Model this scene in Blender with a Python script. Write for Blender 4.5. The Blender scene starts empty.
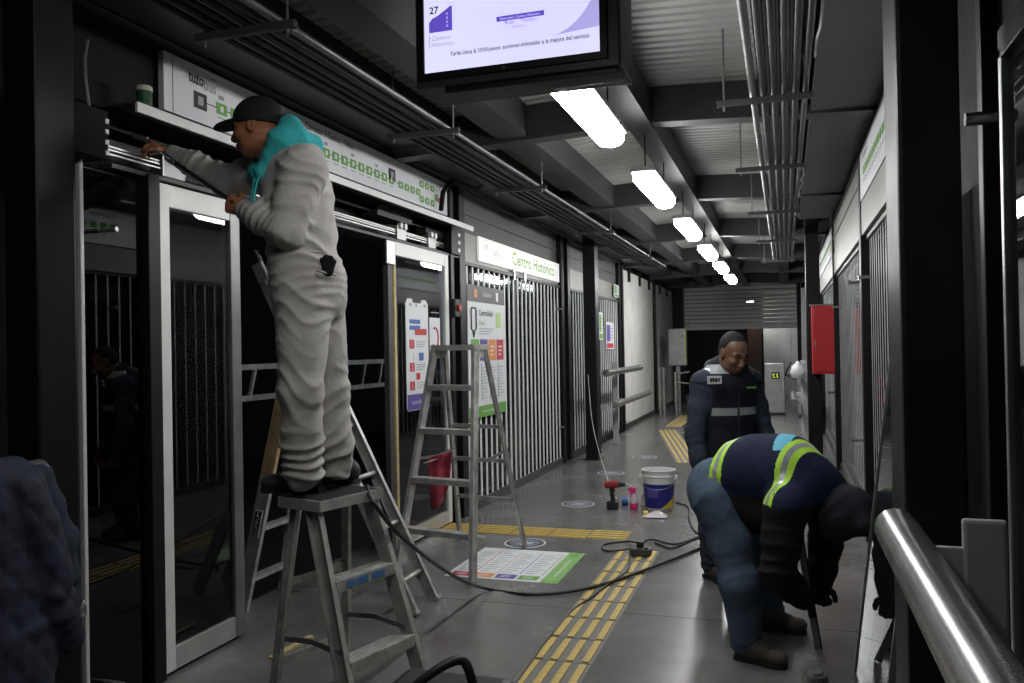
import bpy, bmesh, math, random
import numpy as np
from mathutils import Vector, Matrix
random.seed(7); np.random.seed(7)
S = bpy.context.scene
COL = S.collection

# ------------------------------------------------------------------ camera
IW, IH, FPX, ROLL, CAMZ = 1024.0, 683.0, 836.0, 0.018, 1.55
YAW, PITCH = math.radians(18.08), math.radians(0.44)
V = lambda *a: np.array(a, dtype=float)
Fv = V(-math.sin(YAW)*math.cos(PITCH), math.cos(YAW)*math.cos(PITCH), math.sin(PITCH))
Rv = V(math.cos(YAW), math.sin(YAW), 0.0)
Uv = np.cross(Rv, Fv)
EYE = V(0, 0, CAMZ)
cr, sr = math.cos(ROLL), math.sin(ROLL)
cam_d = bpy.data.cameras.new('camera'); cam = bpy.data.objects.new('camera', cam_d); COL.objects.link(cam)
right = Rv*cr - Uv*sr; up = Rv*sr + Uv*cr
cam.matrix_world = Matrix(((right[0], up[0], -Fv[0], EYE[0]), (right[1], up[1], -Fv[1], EYE[1]), (right[2], up[2], -Fv[2], EYE[2]), (0, 0, 0, 1)))
cam_d.sensor_width = 36.0; cam_d.lens = FPX/IW*36.0; cam_d.clip_start = 0.05; cam_d.clip_end = 200
S.camera = cam
# ------------------------------------------------------------------ world and exposure
w = bpy.data.worlds.new('night'); S.world = w; w.use_nodes = True
w.node_tree.nodes['Background'].inputs[0].default_value = (0.35, 0.42, 0.6, 1)
w.node_tree.nodes['Background'].inputs[1].default_value = 0.003
S.view_settings.view_transform = 'Standard'; S.view_settings.look = 'None'
S.view_settings.gamma = 1.0; S.view_settings.use_curve_mapping = False
S.view_settings.exposure = 0.0
LAMP_POWER = 46.0

# ------------------------------------------------------------------ pixel helpers (a pixel is a direction; the distance comes from the thing it touches)
def ray(u, v):
    x = u-IW/2; y = v-IH/2
    x, y = cr*x-sr*y, sr*x+cr*y
    return Fv*FPX + Rv*x - Uv*y
def P(u, v, depth): d = ray(u, v); return EYE + d*(depth/FPX)
def onX(u, v, X): d = ray(u, v); return EYE + d*(X/d[0])
def onY(u, v, Y): d = ray(u, v); return EYE + d*(Y/d[1])
def onZ(u, v, Z=0.0): d = ray(u, v); return EYE + d*((Z-CAMZ)/d[2])
nrm = lambda a: np.asarray(a, float)/np.linalg.norm(a)

# ------------------------------------------------------------------ materials
MATS = {}
def mat(name, col, rough=0.5, metal=0.0, vary=0.0, scale=8.0, bump=0.0, bscale=40.0, emit=0.0, spec=0.5, col2=None, stretch=None, coat=0.0):
    m = bpy.data.materials.new(name); m.use_nodes = True; nt = m.node_tree; b = nt.nodes['Principled BSDF']
    b.inputs['Base Color'].default_value = (*col, 1); b.inputs['Roughness'].default_value = rough
    b.inputs['Metallic'].default_value = metal; b.inputs['Specular IOR Level'].default_value = spec
    if coat: b.inputs['Coat Weight'].default_value = coat; b.inputs['Coat Roughness'].default_value = 0.15
    if emit:
        b.inputs['Emission Color'].default_value = (*col, 1); b.inputs['Emission Strength'].default_value = emit
    tc = nt.nodes.new('ShaderNodeTexCoord'); src = tc.outputs['Object']
    if stretch:
        mp = nt.nodes.new('ShaderNodeMapping'); mp.inputs['Scale'].default_value = stretch
        nt.links.new(src, mp.inputs[0]); src = mp.outputs[0]
    if vary or col2:
        n = nt.nodes.new('ShaderNodeTexNoise'); n.inputs['Scale'].default_value = scale; n.inputs['Detail'].default_value = 6; n.inputs['Roughness'].default_value = 0.62
        nt.links.new(src, n.inputs['Vector'])
        r = nt.nodes.new('ShaderNodeValToRGB'); r.color_ramp.elements[0].position = 0.32; r.color_ramp.elements[1].position = 0.68
        c2 = col2 if col2 else tuple(min(1, c*(1+vary)) for c in col)
        c1 = col if col2 else tuple(c*(1-vary) for c in col)
        r.color_ramp.elements[0].color = (*c1, 1); r.color_ramp.elements[1].color = (*c2, 1)
        nt.links.new(n.outputs[0], r.inputs[0]); nt.links.new(r.outputs[0], b.inputs['Base Color'])
        if rough > 0.1:
            mr = nt.nodes.new('ShaderNodeMapRange'); mr.inputs['To Min'].default_value = rough*0.8; mr.inputs['To Max'].default_value = min(1, rough*1.25)
            nt.links.new(n.outputs[0], mr.inputs[0]); nt.links.new(mr.outputs[0], b.inputs['Roughness'])
    if bump:
        n2 = nt.nodes.new('ShaderNodeTexNoise'); n2.inputs['Scale'].default_value = bscale; n2.inputs['Detail'].default_value = 4
        nt.links.new(src, n2.inputs['Vector'])
        bp = nt.nodes.new('ShaderNodeBump'); bp.inputs['Strength'].default_value = bump; bp.inputs['Distance'].default_value = 0.01
        nt.links.new(n2.outputs[0], bp.inputs['Height']); nt.links.new(bp.outputs[0], b.inputs['Normal'])
    MATS[name] = m
    return m
def glass_mat(name, tint, ior=1.5, rough=0.01, haze=0.0):
    m = bpy.data.materials.new(name); m.use_nodes = True; nt = m.node_tree
    for n in list(nt.nodes): nt.nodes.remove(n)
    o = nt.nodes.new('ShaderNodeOutputMaterial'); mx = nt.nodes.new('ShaderNodeMixShader'); fr = nt.nodes.new('ShaderNodeFresnel'); fr.inputs[0].default_value = ior
    t = nt.nodes.new('ShaderNodeBsdfTransparent'); t.inputs[0].default_value = (*tint, 1)
    g = nt.nodes.new('ShaderNodeBsdfGlossy'); g.inputs['Roughness'].default_value = rough; g.inputs[0].default_value = (0.95, 0.97, 1, 1)
    tc = nt.nodes.new('ShaderNodeTexCoord'); nz = nt.nodes.new('ShaderNodeTexNoise'); nz.inputs['Scale'].default_value = 3.0; nt.links.new(tc.outputs['Object'], nz.inputs['Vector'])
    d = nt.nodes.new('ShaderNodeBsdfDiffuse'); d.inputs[0].default_value = (0.5, 0.52, 0.55, 1)
    m2 = nt.nodes.new('ShaderNodeMixShader'); mr = nt.nodes.new('ShaderNodeMapRange'); mr.inputs['To Min'].default_value = haze*0.4; mr.inputs['To Max'].default_value = haze*1.6
    nt.links.new(nz.outputs[0], mr.inputs[0]); nt.links.new(mr.outputs[0], m2.inputs[0])
    nt.links.new(fr.outputs[0], mx.inputs[0]); nt.links.new(t.outputs[0], mx.inputs[1]); nt.links.new(g.outputs[0], mx.inputs[2])
    nt.links.new(mx.outputs[0], m2.inputs[1]); nt.links.new(d.outputs[0], m2.inputs[2]); nt.links.new(m2.outputs[0], o.inputs[0])
    MATS[name] = m; return m
M = MATS
mat('concrete_floor', (0.13, 0.128, 0.124), 0.25, vary=0.28, scale=1.7, bump=0.05, bscale=6, spec=0.5)
mat('floor_joint', (0.03, 0.03, 0.03), 0.8)
mat('black_steel', (0.007, 0.007, 0.009), 0.42, vary=0.3, scale=3, spec=0.25)
mat('black_matte', (0.006, 0.006, 0.007), 0.7, vary=0.2, scale=5, spec=0.2)
mat('dark_steel', (0.035, 0.035, 0.037), 0.45, vary=0.25, scale=3)
mat('dark_panel', (0.05, 0.05, 0.05), 0.5, vary=0.15, scale=2)
mat('band_metal', (0.24, 0.235, 0.225), 0.42, metal=0.2, vary=0.14, scale=2.5)
mat('aluminium', (0.62, 0.62, 0.61), 0.36, metal=0.75, vary=0.12, scale=5, bump=0.03, bscale=60)
mat('frame_white', (0.66, 0.66, 0.65), 0.4, metal=0.15, vary=0.08, scale=3)
mat('ladder_alu', (0.46, 0.46, 0.45), 0.42, metal=0.55, vary=0.3, scale=14, bump=0.05, bscale=50)
mat('ladder_dirty', (0.30, 0.30, 0.29), 0.5, metal=0.4, col2=(0.5, 0.5, 0.48), scale=18, bump=0.08, bscale=60)
mat('ladder_orange', (0.42, 0.30, 0.18), 0.5, vary=0.3, scale=9)
mat('stainless', (0.50, 0.50, 0.50), 0.23, metal=0.85, vary=0.16, scale=6, bump=0.03, bscale=24)
mat('brushed_steel', (0.36, 0.36, 0.36), 0.33, metal=0.7, vary=0.15, scale=6)
mat('painted_grey', (0.40, 0.40, 0.40), 0.5, vary=0.12, scale=6)
mat('bar_dim', (0.55, 0.57, 0.58), 0.35, vary=0.06, scale=6)
mat('bar_white', (0.86, 0.87, 0.87), 0.35, metal=0.0, vary=0.06, scale=6)
mat('board_white', (0.70, 0.71, 0.74), 0.4, vary=0.04, scale=2)
mat('sign_white', (0.92, 0.95, 0.90), 0.35, emit=0.32)
mat('green_print', (0.13, 0.34, 0.06), 0.5, vary=0.12, scale=30)
mat('green_letter', (0.45, 0.63, 0.22), 0.5, vary=0.05, scale=20)
mat('sign_letter', (0.33, 0.50, 0.14), 0.5, vary=0.05, scale=20)
mat('dark_print', (0.02, 0.022, 0.03), 0.5, vary=0.1, scale=20)
mat('grey_print', (0.32, 0.33, 0.35), 0.5, vary=0.1, scale=20)
mat('red_print', (0.50, 0.03, 0.05), 0.5, vary=0.08, scale=20)
mat('blue_print', (0.05, 0.13, 0.40), 0.5, vary=0.08, scale=20)
mat('purple_print', (0.10, 0.07, 0.32), 0.5, vary=0.08, scale=20)
mat('green_edge', (0.22, 0.44, 0.12), 0.5, vary=0.12, scale=12)
mat('orange_print', (0.66, 0.25, 0.07), 0.5, vary=0.08, scale=20)
mat('poster_white', (0.68, 0.70, 0.73), 0.45, vary=0.04, scale=5)
mat('roof_panel', (0.36, 0.36, 0.35), 0.45, vary=0.12, scale=2, bump=0.03, bscale=10)
mat('concrete_wall', (0.62, 0.61, 0.58), 0.8, vary=0.14, scale=1.6, bump=0.25, bscale=14)
mat('shutter_metal', (0.9, 0.9, 0.89), 0.42, metal=0.0, vary=0.1, scale=3)
mat('tactile_tile', (0.30, 0.22, 0.06), 0.6, vary=0.2, scale=9)
mat('sticker_grey', (0.15, 0.17, 0.21), 0.5, vary=0.2, scale=12)
mat('tactile_yellow', (0.52, 0.38, 0.10), 0.55, vary=0.22, scale=22, bump=0.06, bscale=90)
mat('tactile_base', (0.15, 0.145, 0.13), 0.5, vary=0.2, scale=9)
mat('lamp_diffuser', (1.0, 1.0, 0.985), 0.4, emit=LAMP_POWER, vary=0)
mat('lamp_diffuser_weak', (1.0, 0.99, 0.96), 0.4, emit=LAMP_POWER*0.5)  # weaker glow for the unseen lamp added above the camera
mat('lamp_diffuser_boosted', (1.0, 1.0, 0.985), 0.4, emit=LAMP_POWER*1.7)  # glow raised above the other lamps to brighten the far end
mat('lamp_body', (0.45, 0.45, 0.45), 0.5, vary=0.1)
mat('red_paint', (0.42, 0.012, 0.014), 0.42, vary=0.1, scale=5)
mat('skin_tan', (0.31, 0.125, 0.058), 0.5, vary=0.14, scale=22, bump=0.06, bscale=160)
mat('skin_brown', (0.17, 0.085, 0.055), 0.48, vary=0.14, scale=22, bump=0.06, bscale=160)
mat('lip', (0.20, 0.07, 0.055), 0.45, vary=0.1, scale=60)
mat('hair_black', (0.004, 0.004, 0.004), 0.75, vary=0.4, scale=60, bump=0.5, bscale=160)
mat('coverall_grey', (0.40, 0.386, 0.37), 0.88, vary=0.1, scale=9, bump=0.25, bscale=45, spec=0.2)
mat('turquoise_fleece', (0.045, 0.40, 0.42), 0.92, vary=0.1, scale=14, bump=0.3, bscale=70, spec=0.15)
mat('cap_black', (0.008, 0.008, 0.009), 0.85, vary=0.2, scale=20, bump=0.15, bscale=120)
mat('boot_dark', (0.028, 0.026, 0.025), 0.6, vary=0.3, scale=14, bump=0.15, bscale=50)
mat('boot_brown', (0.055, 0.043, 0.035), 0.68, vary=0.3, scale=14, bump=0.2, bscale=50)
mat('sole', (0.012, 0.012, 0.012), 0.8, vary=0.2)
mat('jeans', (0.062, 0.090, 0.130), 0.9, vary=0.32, scale=7, bump=0.25, bscale=70, spec=0.15)
mat('navy_vest', (0.010, 0.015, 0.042), 0.85, vary=0.2, scale=8, bump=0.2, bscale=35, spec=0.2)
mat('navy_jacket', (0.030, 0.038, 0.055), 0.85, vary=0.2, scale=8, bump=0.25, bscale=40, spec=0.2)
mat('black_cloth', (0.011, 0.011, 0.013), 0.9, vary=0.25, scale=8, bump=0.3, bscale=40, spec=0.2)
mat('hood_dark', (0.020, 0.022, 0.028), 0.92, vary=0.2, scale=10, bump=0.3, bscale=60, spec=0.15)
mat('grey_fleece', (0.075, 0.078, 0.085), 0.9, vary=0.15, scale=14, bump=0.3, bscale=60)
mat('hi_vis', (0.42, 0.72, 0.045), 0.5, vary=0.06, scale=30)
mat('reflective', (0.34, 0.36, 0.38), 0.35, metal=0.35, vary=0.1, scale=30)
mat('patch_blue', (0.10, 0.42, 0.58), 0.6, vary=0.08, scale=30)
mat('patch_white', (0.62, 0.63, 0.65), 0.6, vary=0.05, scale=30)
mat('vest_dark', (0.009, 0.011, 0.019), 0.85, vary=0.2, scale=8, bump=0.2, bscale=35, spec=0.2)
mat('quilt_navy', (0.009, 0.012, 0.030), 0.75, vary=0.25, scale=7, bump=0.35, bscale=30)
mat('rag_red', (0.40, 0.05, 0.085), 0.9, vary=0.15, scale=12, bump=0.2, bscale=60)
mat('bucket_white', (0.70, 0.70, 0.70), 0.4, vary=0.05, scale=5)
mat('bucket_blue', (0.018, 0.02, 0.19), 0.4, vary=0.08, scale=8)
mat('bucket_yellow', (0.62, 0.46, 0.02), 0.45, vary=0.08, scale=8)
mat('pink_plastic', (0.75, 0.04, 0.22), 0.35, vary=0.05)
mat('clear_plastic', (0.60, 0.55, 0.58), 0.25, vary=0.08)
mat('tool_red', (0.30, 0.03, 0.025), 0.45, vary=0.1)
mat('tool_black', (0.014, 0.014, 0.014), 0.5, vary=0.25, scale=10)
mat('cable_black', (0.010, 0.010, 0.010), 0.5, vary=0.2, scale=10)
mat('cable_white', (0.5, 0.5, 0.48), 0.5, vary=0.1, scale=10)
mat('can_green', (0.02, 0.085, 0.03), 0.35, vary=0.1)
mat('can_white', (0.62, 0.60, 0.54), 0.4, vary=0.08)
mat('wood_pale', (0.50, 0.40, 0.20), 0.7, vary=0.2, scale=18)
mat('galvanised', (0.22, 0.22, 0.22), 0.38, metal=0.6, vary=0.15, scale=5)
mat('screen_white', (0.70, 0.69, 0.95), 0.4, emit=0.95)
mat('screen_lilac', (0.50, 0.47, 0.92), 0.4, emit=0.75)
mat('screen_purple', (0.16, 0.10, 0.70), 0.4, emit=0.6)
mat('screen_ink', (0.06, 0.05, 0.16), 0.5, vary=0.05)
mat('screen_grey', (0.36, 0.36, 0.55), 0.5, emit=0.4)
mat('red_lamp', (1.0, 0.03, 0.04), 0.4, emit=4.0)
mat('pictogram_yellow', (0.75, 0.85, 0.03), 0.4, emit=0.35)
mat('back_white', (0.55, 0.55, 0.54), 0.7, vary=0.08, scale=1)
mat('brown_wood', (0.055, 0.025, 0.012), 0.5, vary=0.2, scale=3)
mat('asphalt', (0.03, 0.03, 0.03), 0.9, vary=0.2, scale=6)
mat('paint_blue', (0.06, 0.16, 0.36), 0.6, vary=0.2, scale=30)
glass_mat('glass', (0.80, 0.83, 0.84), haze=0.004)
glass_mat('glass_bright', (0.85, 0.88, 0.88), ior=1.5, haze=0.010)
glass_mat('glass_soft', (0.78, 0.81, 0.82), ior=1.05, rough=0.06, haze=0.003)
glass_mat('glass_dark', (0.05, 0.05, 0.055), haze=0.0)

# ------------------------------------------------------------------ mesh building
class MB:
    def __init__(s): s.v = []; s.f = []; s.fm = []; s.cur = 0
    def add(s, vs, fs):
        n = len(s.v); s.v += [tuple(map(float, p)) for p in vs]; s.f += [tuple(i+n for i in q) for q in fs]; s.fm += [s.cur]*len(fs); return s
    def box(s, x0, x1, y0, y1, z0, z1):
        x0, x1 = min(x0, x1), max(x0, x1); y0, y1 = min(y0, y1), max(y0, y1); z0, z1 = min(z0, z1), max(z0, z1)
        return s.add([(x0, y0, z0), (x1, y0, z0), (x1, y1, z0), (x0, y1, z0), (x0, y0, z1), (x1, y0, z1), (x1, y1, z1), (x0, y1, z1)],
                     [(0, 3, 2, 1), (4, 5, 6, 7), (0, 1, 5, 4), (1, 2, 6, 5), (2, 3, 7, 6), (3, 0, 4, 7)])
    def rbox(s, x0, x1, y0, y1, z0, z1, b=0.01):
        x0, x1 = min(x0, x1), max(x0, x1); y0, y1 = min(y0, y1), max(y0, y1); z0, z1 = min(z0, z1), max(z0, z1)
        b = min(b, (x1-x0)*.45, (y1-y0)*.45, (z1-z0)*.45)
        bm = bmesh.new(); bmesh.ops.create_cube(bm, size=1.0)
        for q in bm.verts: q.co = Vector(((x0+x1)/2+q.co.x*(x1-x0), (y0+y1)/2+q.co.y*(y1-y0), (z0+z1)/2+q.co.z*(z1-z0)))
        bmesh.ops.bevel(bm, geom=list(bm.edges), offset=b, segments=2, affect='EDGES', profile=0.6)
        bm.verts.index_update(); vs = [tuple(q.co) for q in bm.verts]; fs = [tuple(q.index for q in f.verts) for f in bm.faces]; bm.free()
        return s.add(vs, fs)
    def obox(s, c, a, b, d):                                         # half-axis vectors
        c, a, b, d = map(np.asarray, (c, a, b, d))
        vs = [c+i*a+j*b+k*d for k in (-1, 1) for (i, j) in ((-1, -1), (1, -1), (1, 1), (-1, 1))]
        return s.add(vs, [(0, 3, 2, 1), (4, 5, 6, 7), (0, 1, 5, 4), (1, 2, 6, 5), (2, 3, 7, 6), (3, 0, 4, 7)])
    def bar(s, p0, p1, side, wd, th):
        p0, p1 = np.asarray(p0, float), np.asarray(p1, float); d = p1-p0; L = np.linalg.norm(d); d = d/L
        side = np.asarray(side, float); side = nrm(side-d*(side@d)); n = np.cross(d, side)
        return s.obox((p0+p1)/2, side*wd/2, n*th/2, d*L/2)
    def channel(s, p0, p1, side, wd, dp, t=0.004, flip=1):           # C profile: web width wd along side, flanges dp deep
        p0, p1 = np.asarray(p0, float), np.asarray(p1, float); d = nrm(p1-p0)
        side = np.asarray(side, float); side = nrm(side-d*(side@d)); n = np.cross(d, side)*flip
        s.bar(p0, p1, side, wd, t)
        for q in (-1, 1):
            o = side*(q*(wd/2-t/2))+n*(dp/2)
            s.bar(p0+o, p1+o, side, t, dp)
        return s
    def tube(s, pts, r, n=10, cap=True):
        pts = [np.asarray(p, float) for p in pts]; m = len(pts); rs = r if hasattr(r, '__len__') else [r]*m
        vs = []; fs = []; ref = None
        for i, p in enumerate(pts):
            t = nrm(pts[min(i+1, m-1)]-pts[max(i-1, 0)])
            if ref is None: ref = V(0, 0, 1) if abs(t[2]) < 0.9 else V(1, 0, 0)
            a = nrm(ref-t*(ref@t)); ref = a; b = np.cross(t, a)
            for k in range(n): g = 2*math.pi*k/n; vs.append(p+rs[i]*(math.cos(g)*a+math.sin(g)*b))
        for i in range(m-1):
            for k in range(n): k2 = (k+1) % n; fs.append((i*n+k, i*n+k2, (i+1)*n+k2, (i+1)*n+k))
        if cap: fs.append(tuple(range(n-1, -1, -1))); fs.append(tuple((m-1)*n+k for k in range(n)))
        return s.add(vs, fs)
    def lathe(s, prof, c, n=20):
        vs = []; fs = []; m = len(prof)
        for (r, z) in prof:
            for k in range(n): g = 2*math.pi*k/n; vs.append((c[0]+r*math.cos(g), c[1]+r*math.sin(g), c[2]+z))
        for i in range(m-1):
            for k in range(n): k2 = (k+1) % n; fs.append((i*n+k, i*n+k2, (i+1)*n+k2, (i+1)*n+k))
        if prof[0][0] > 1e-5: fs.append(tuple(range(n-1, -1, -1)))
        if prof[-1][0] > 1e-5: fs.append(tuple((m-1)*n+k for k in range(n)))
        return s.add(vs, fs)
    def prism(s, poly, ext):
        poly = [np.asarray(p, float) for p in poly]; ext = np.asarray(ext, float); n = len(poly)
        vs = poly+[p+ext for p in poly]
        fs = [tuple(range(n)), tuple(range(2*n-1, n-1, -1))]+[(i, (i+n), ((i+1) % n)+n, (i+1) % n) for i in range(n)]
        return s.add(vs, fs)
    def build(s, name, m, parent=None, smooth=False, mats=None): return mesh_obj(name, s.v, s.f, m, parent, smooth, mats, s.fm if mats else None)

ORG = {}
def mesh_obj(name, vs, fs, m, parent=None, smooth=False, mats=None, fm=None):
    vs = np.asarray(vs, dtype=float)
    if parent is not None: o0 = ORG[parent]
    else: o0 = V((vs[:, 0].min()+vs[:, 0].max())/2, (vs[:, 1].min()+vs[:, 1].max())/2, vs[:, 2].min())
    me = bpy.data.meshes.new(name); me.from_pydata((vs-o0).tolist(), [], [list(map(int, q)) for q in fs])
    for mm in (mats or [m]): me.materials.append(M[mm])
    if fm is not None: me.polygons.foreach_set('material_index', np.asarray(fm, dtype=np.int32))
    bm = bmesh.new(); bm.from_mesh(me); bmesh.ops.recalc_face_normals(bm, faces=bm.faces[:]); bm.to_mesh(me); bm.free()
    if smooth is True: me.polygons.foreach_set('use_smooth', np.ones(len(me.polygons), dtype=bool))
    elif smooth == 'auto':
        me.polygons.foreach_set('use_smooth', np.ones(len(me.polygons), dtype=bool)); me.set_sharp_from_angle(angle=math.radians(40))
    me.update()
    o = bpy.data.objects.new(name, me); COL.objects.link(o)
    if parent is not None: o.parent = parent
    else: o.location = o0
    ORG[o] = o0
    return o
def tag(o, label, cat, group=None, kind=None):
    if label: o['label'] = label
    if cat: o['category'] = cat
    if group: o['group'] = group
    if kind: o['kind'] = kind
    return o
def thing(name, label, cat, loc, group=None, kind=None):
    o = bpy.data.objects.new(name, None); COL.objects.link(o); o.location = tuple(map(float, loc)); o.empty_display_size = 0.1
    ORG[o] = np.asarray(loc, float); return tag(o, label, cat, group, kind)
def struct(o, label=None, cat=None): return tag(o, label, cat, kind='structure')
def inst(name, me, loc, parent, rot=None):                            # a piece that shares its mesh
    o = bpy.data.objects.new(name, me); COL.objects.link(o); o.parent = parent
    o.location = tuple(np.asarray(loc, float)-ORG[parent])
    if rot: o.rotation_euler = rot
    ORG[o] = np.asarray(loc, float); return o
def raw_mesh(name, mb, m, smooth=False):
    me = bpy.data.meshes.new(name); me.from_pydata(mb.v, [], mb.f); me.materials.append(M[m])
    bm = bmesh.new(); bm.from_mesh(me); bmesh.ops.recalc_face_normals(bm, faces=bm.faces[:]); bm.to_mesh(me); bm.free()
    if smooth: me.polygons.foreach_set('use_smooth', np.ones(len(me.polygons), dtype=bool)); me.set_sharp_from_angle(angle=math.radians(40))
    me.update(); return me
def text(name, s, pos, rt, upv, width=None, height=None, m='dark_print', parent=None, align='LEFT', bold=0.0):
    cu = bpy.data.curves.new('tmp', 'FONT'); cu.body = s; cu.align_x = 'LEFT'; cu.resolution_u = 2; cu.offset = bold; cu.size = 1.0
    o = bpy.data.objects.new('tmp', cu); COL.objects.link(o)
    dg = bpy.context.evaluated_depsgraph_get(); me = o.evaluated_get(dg).to_mesh()
    vs = np.array([tuple(q.co) for q in me.vertices]); fs = [tuple(p.vertices) for p in me.polygons]
    o.evaluated_get(dg).to_mesh_clear(); bpy.data.objects.remove(o); bpy.data.curves.remove(cu)
    if len(vs) == 0: return None
    x0, x1 = vs[:, 0].min(), vs[:, 0].max(); y0, y1 = vs[:, 1].min(), vs[:, 1].max()
    sx = sy = 1.0
    if width and height: sx = width/(x1-x0); sy = height/(y1-y0)
    elif width: sx = sy = width/(x1-x0)
    elif height: sx = sy = height/(y1-y0)
    xx = (vs[:, 0]-x0)*sx; yy = (vs[:, 1]-y0)*sy
    if align == 'CENTER': xx -= (x1-x0)*sx/2
    rt = nrm(rt); upv = nrm(upv)
    W_ = np.asarray(pos, float)[None]+xx[:, None]*rt[None]+yy[:, None]*upv[None]
    return mesh_obj(name, W_, fs, m, parent)
X_, Y_, Z_ = V(1, 0, 0), V(0, 1, 0), V(0, 0, 1)
def plate(parent, name, org, rt, upv, u0, u1, v0, v1, m, off=0.001, th=0.002):   # a flat printed patch on a face: org + u*rt + v*up
    n = np.cross(rt, upv); mb = MB(); c = np.asarray(org)+rt*(u0+u1)/2+upv*(v0+v1)/2+n*(off+th/2)
    mb.obox(c, rt*abs(u1-u0)/2, upv*abs(v1-v0)/2, n*th/2); return mb.build(name, m, parent)
# ================================================================== SETTING
XL, XR = -2.85, 0.58
# ---- floor: recessed base with slabs laid on it
mb = MB().box(-3.2, 0.95, -1.5, 28.5, -0.2, -0.012); floor = struct(mb.build('floor', 'floor_joint'))
cuts = [-1.5, 1.57, 4.82, 8.07, 11.32, 14.57, 17.82, 21.07, 24.3, 28.5]
for a, b in zip(cuts[:-1], cuts[1:]):
    MB().box(-3.2, 0.95, a+0.003, b-0.003, -0.012, 0.0).build('slab', 'concrete_floor', floor)
struct(MB().box(-12, 12, -6, 40, -1.1, -0.95).build('ground_outside', 'asphalt'))
# ---- ceiling: shallow gable of ribbed panels, one per bay
ceil = thing('ceiling', None, None, (-1.0, 10, 3.3), kind='structure')
RX = -0.94
def roofz(x): return 3.36-0.045*abs(x-RX)/1.0
ybeam = [5.92+3.25*k for k in range(-2, 6)]
bays = [-1.5]+ybeam+[24.0]
for a, b in zip(bays[:-1], bays[1:]):
    for (xa, xb) in ((-2.9, RX), (RX, 0.6)):
        n = int((b-a)/0.1); mb = MB(); vs = []; fs = []
        for i in range(n+1):
            for q, dz in ((0, 0), (0.055, 0), (0.065, 0.012), (0.09, 0.012)):
                y = a+(b-a)*i/n+q
                for x in (xa, xb): vs.append((x, y, roofz(x)+dz))
        for i in range(len(vs)//2-1): fs.append((2*i, 2*i+1, 2*i+3, 2*i+2))
        mb.add(vs, fs); mb.build('roof_panel', 'roof_panel', ceil)
    MB().box(-3.2, 0.95, a, b, 3.42, 3.47).build('roof_deck', 'black_matte', ceil)
for y in ybeam:                                                        # cross beams, bent at the ridge
    for (xa, xb) in ((-2.85, RX), (RX, 0.6)):
        mb = MB(); za, zb = roofz(xa)-0.25, roofz(xb)-0.25
        mb.prism([(xa, y-0.075, za), (xb, y-0.075, zb), (xb, y-0.075, zb+0.25), (xa, y-0.075, za+0.25)], (0, 0.15, 0))
        mb.build('cross_beam', 'dark_steel', ceil)
for (xa, xb, zb) in ((-1.03, -0.86, 3.09), (-1.99, -1.76, 3.09), (-0.10, 0.10, 3.09)):
    MB().box(xa, xb, -1.5, 23.5, zb, 3.33).build('long_beam', 'dark_steel', ceil)
MB().box(0.19, 0.60, -1.5, 10.9, 3.07, 3.3).build('gutter_soffit', 'dark_panel', ceil)
MB().box(-2.85, -2.35, -1.5, 23.0, 3.10, 3.3).build('gutter_soffit', 'dark_steel', ceil)
# ---- left and right upper walls
wl = thing('wall_left', None, None, (XL, 8, 0), kind='structure')
MB().box(-3.1, XL-0.03, -1.5, 15.3, 3.03, 3.42).build('fascia', 'black_matte', wl)
MB().box(-3.1, XL-0.03, -1.5, 2.95, 2.38, 3.03).build('fascia', 'black_matte', wl)
MB().box(-2.92, XL-0.03, -1.5, 2.75, 0, 2.38).build('side_panel', 'black_matte', wl)
MB().box(-3.0, XL-0.04, 2.95, 3.35, 2.66, 3.03).build('fascia', 'black_matte', wl)
def ribbed(parent, X, ya, yb, za, zb, side, m):                         # horizontal ribs
    n = max(2, int((zb-za)/0.19)); vs = []; fs = []
    for i in range(n):
        z = za+(zb-za)*i/n; h = (zb-za)/n
        for (q, d) in ((0, 0), (0.86, 0), (0.89, 0.012), (0.97, 0.012)):
            for y in (ya, yb): vs.append((X-side*d, y, z+q*h))
    for y in (ya, yb): vs.append((X, y, zb))
    for i in range(len(vs)//2-1): fs.append((2*i, 2*i+1, 2*i+3, 2*i+2))
    return MB().add(vs, fs).build('ribbed_panel', m, parent)
ribbed(wl, XL-0.03, 7.3, 10.78, 2.65, 3.06, -1, 'dark_panel'); ribbed(wl, XL-0.03, 11.3, 15.2, 2.65, 3.06, -1, 'dark_panel')
for (a, b) in ((7.3, 10.78), (11.3, 15.2)): MB().box(XL-0.05, XL-0.01, a, b, 2.37, 2.65).build('metal_band', 'band_metal', wl)
# concrete infill panels further along, with the dark strip above
for (a, b) in ((15.35, 19.1), (19.5, 23.0)):
    MB().rbox(XL-0.12, XL, a, b, 0.0, 2.98, 0.01).build('concrete_panel', 'concrete_wall', wl)
    MB().box(XL-0.14, XL+0.02, a, b, 0.0, 0.09).build('plinth', 'dark_panel', wl)
    for k in range(3):
        y = a+0.6+k*1.25; MB().box(XL, XL+0.04, y, y+0.12, 2.78, 3.06).build('bracket', 'black_steel', wl)
MB().box(XL-0.3, XL-0.13, 15.3, 28, 0.0, 3.4).build('backing', 'black_matte', wl)
MB().box(XL-0.1, XL+0.28, 22.6, 22.95, 0, 3.4).build('end_pier', 'black_steel', wl)
wr_ = thing('wall_right', None, None, (XR, 8, 0), kind='structure')
MB().box(XR+0.02, XR+0.3, -1.5, 15.0, 3.0, 3.42).build('fascia', 'black_matte', wr_)
MB().box(XR+0.04, XR+0.3, -1.5, 3.0, 2.4, 3.0).build('fascia', 'black_matte', wr_)
MB().box(XR+0.05, XR+0.25, 15.2, 28, 0, 3.4).build('wall_panel', 'black_matte', wr_)
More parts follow.
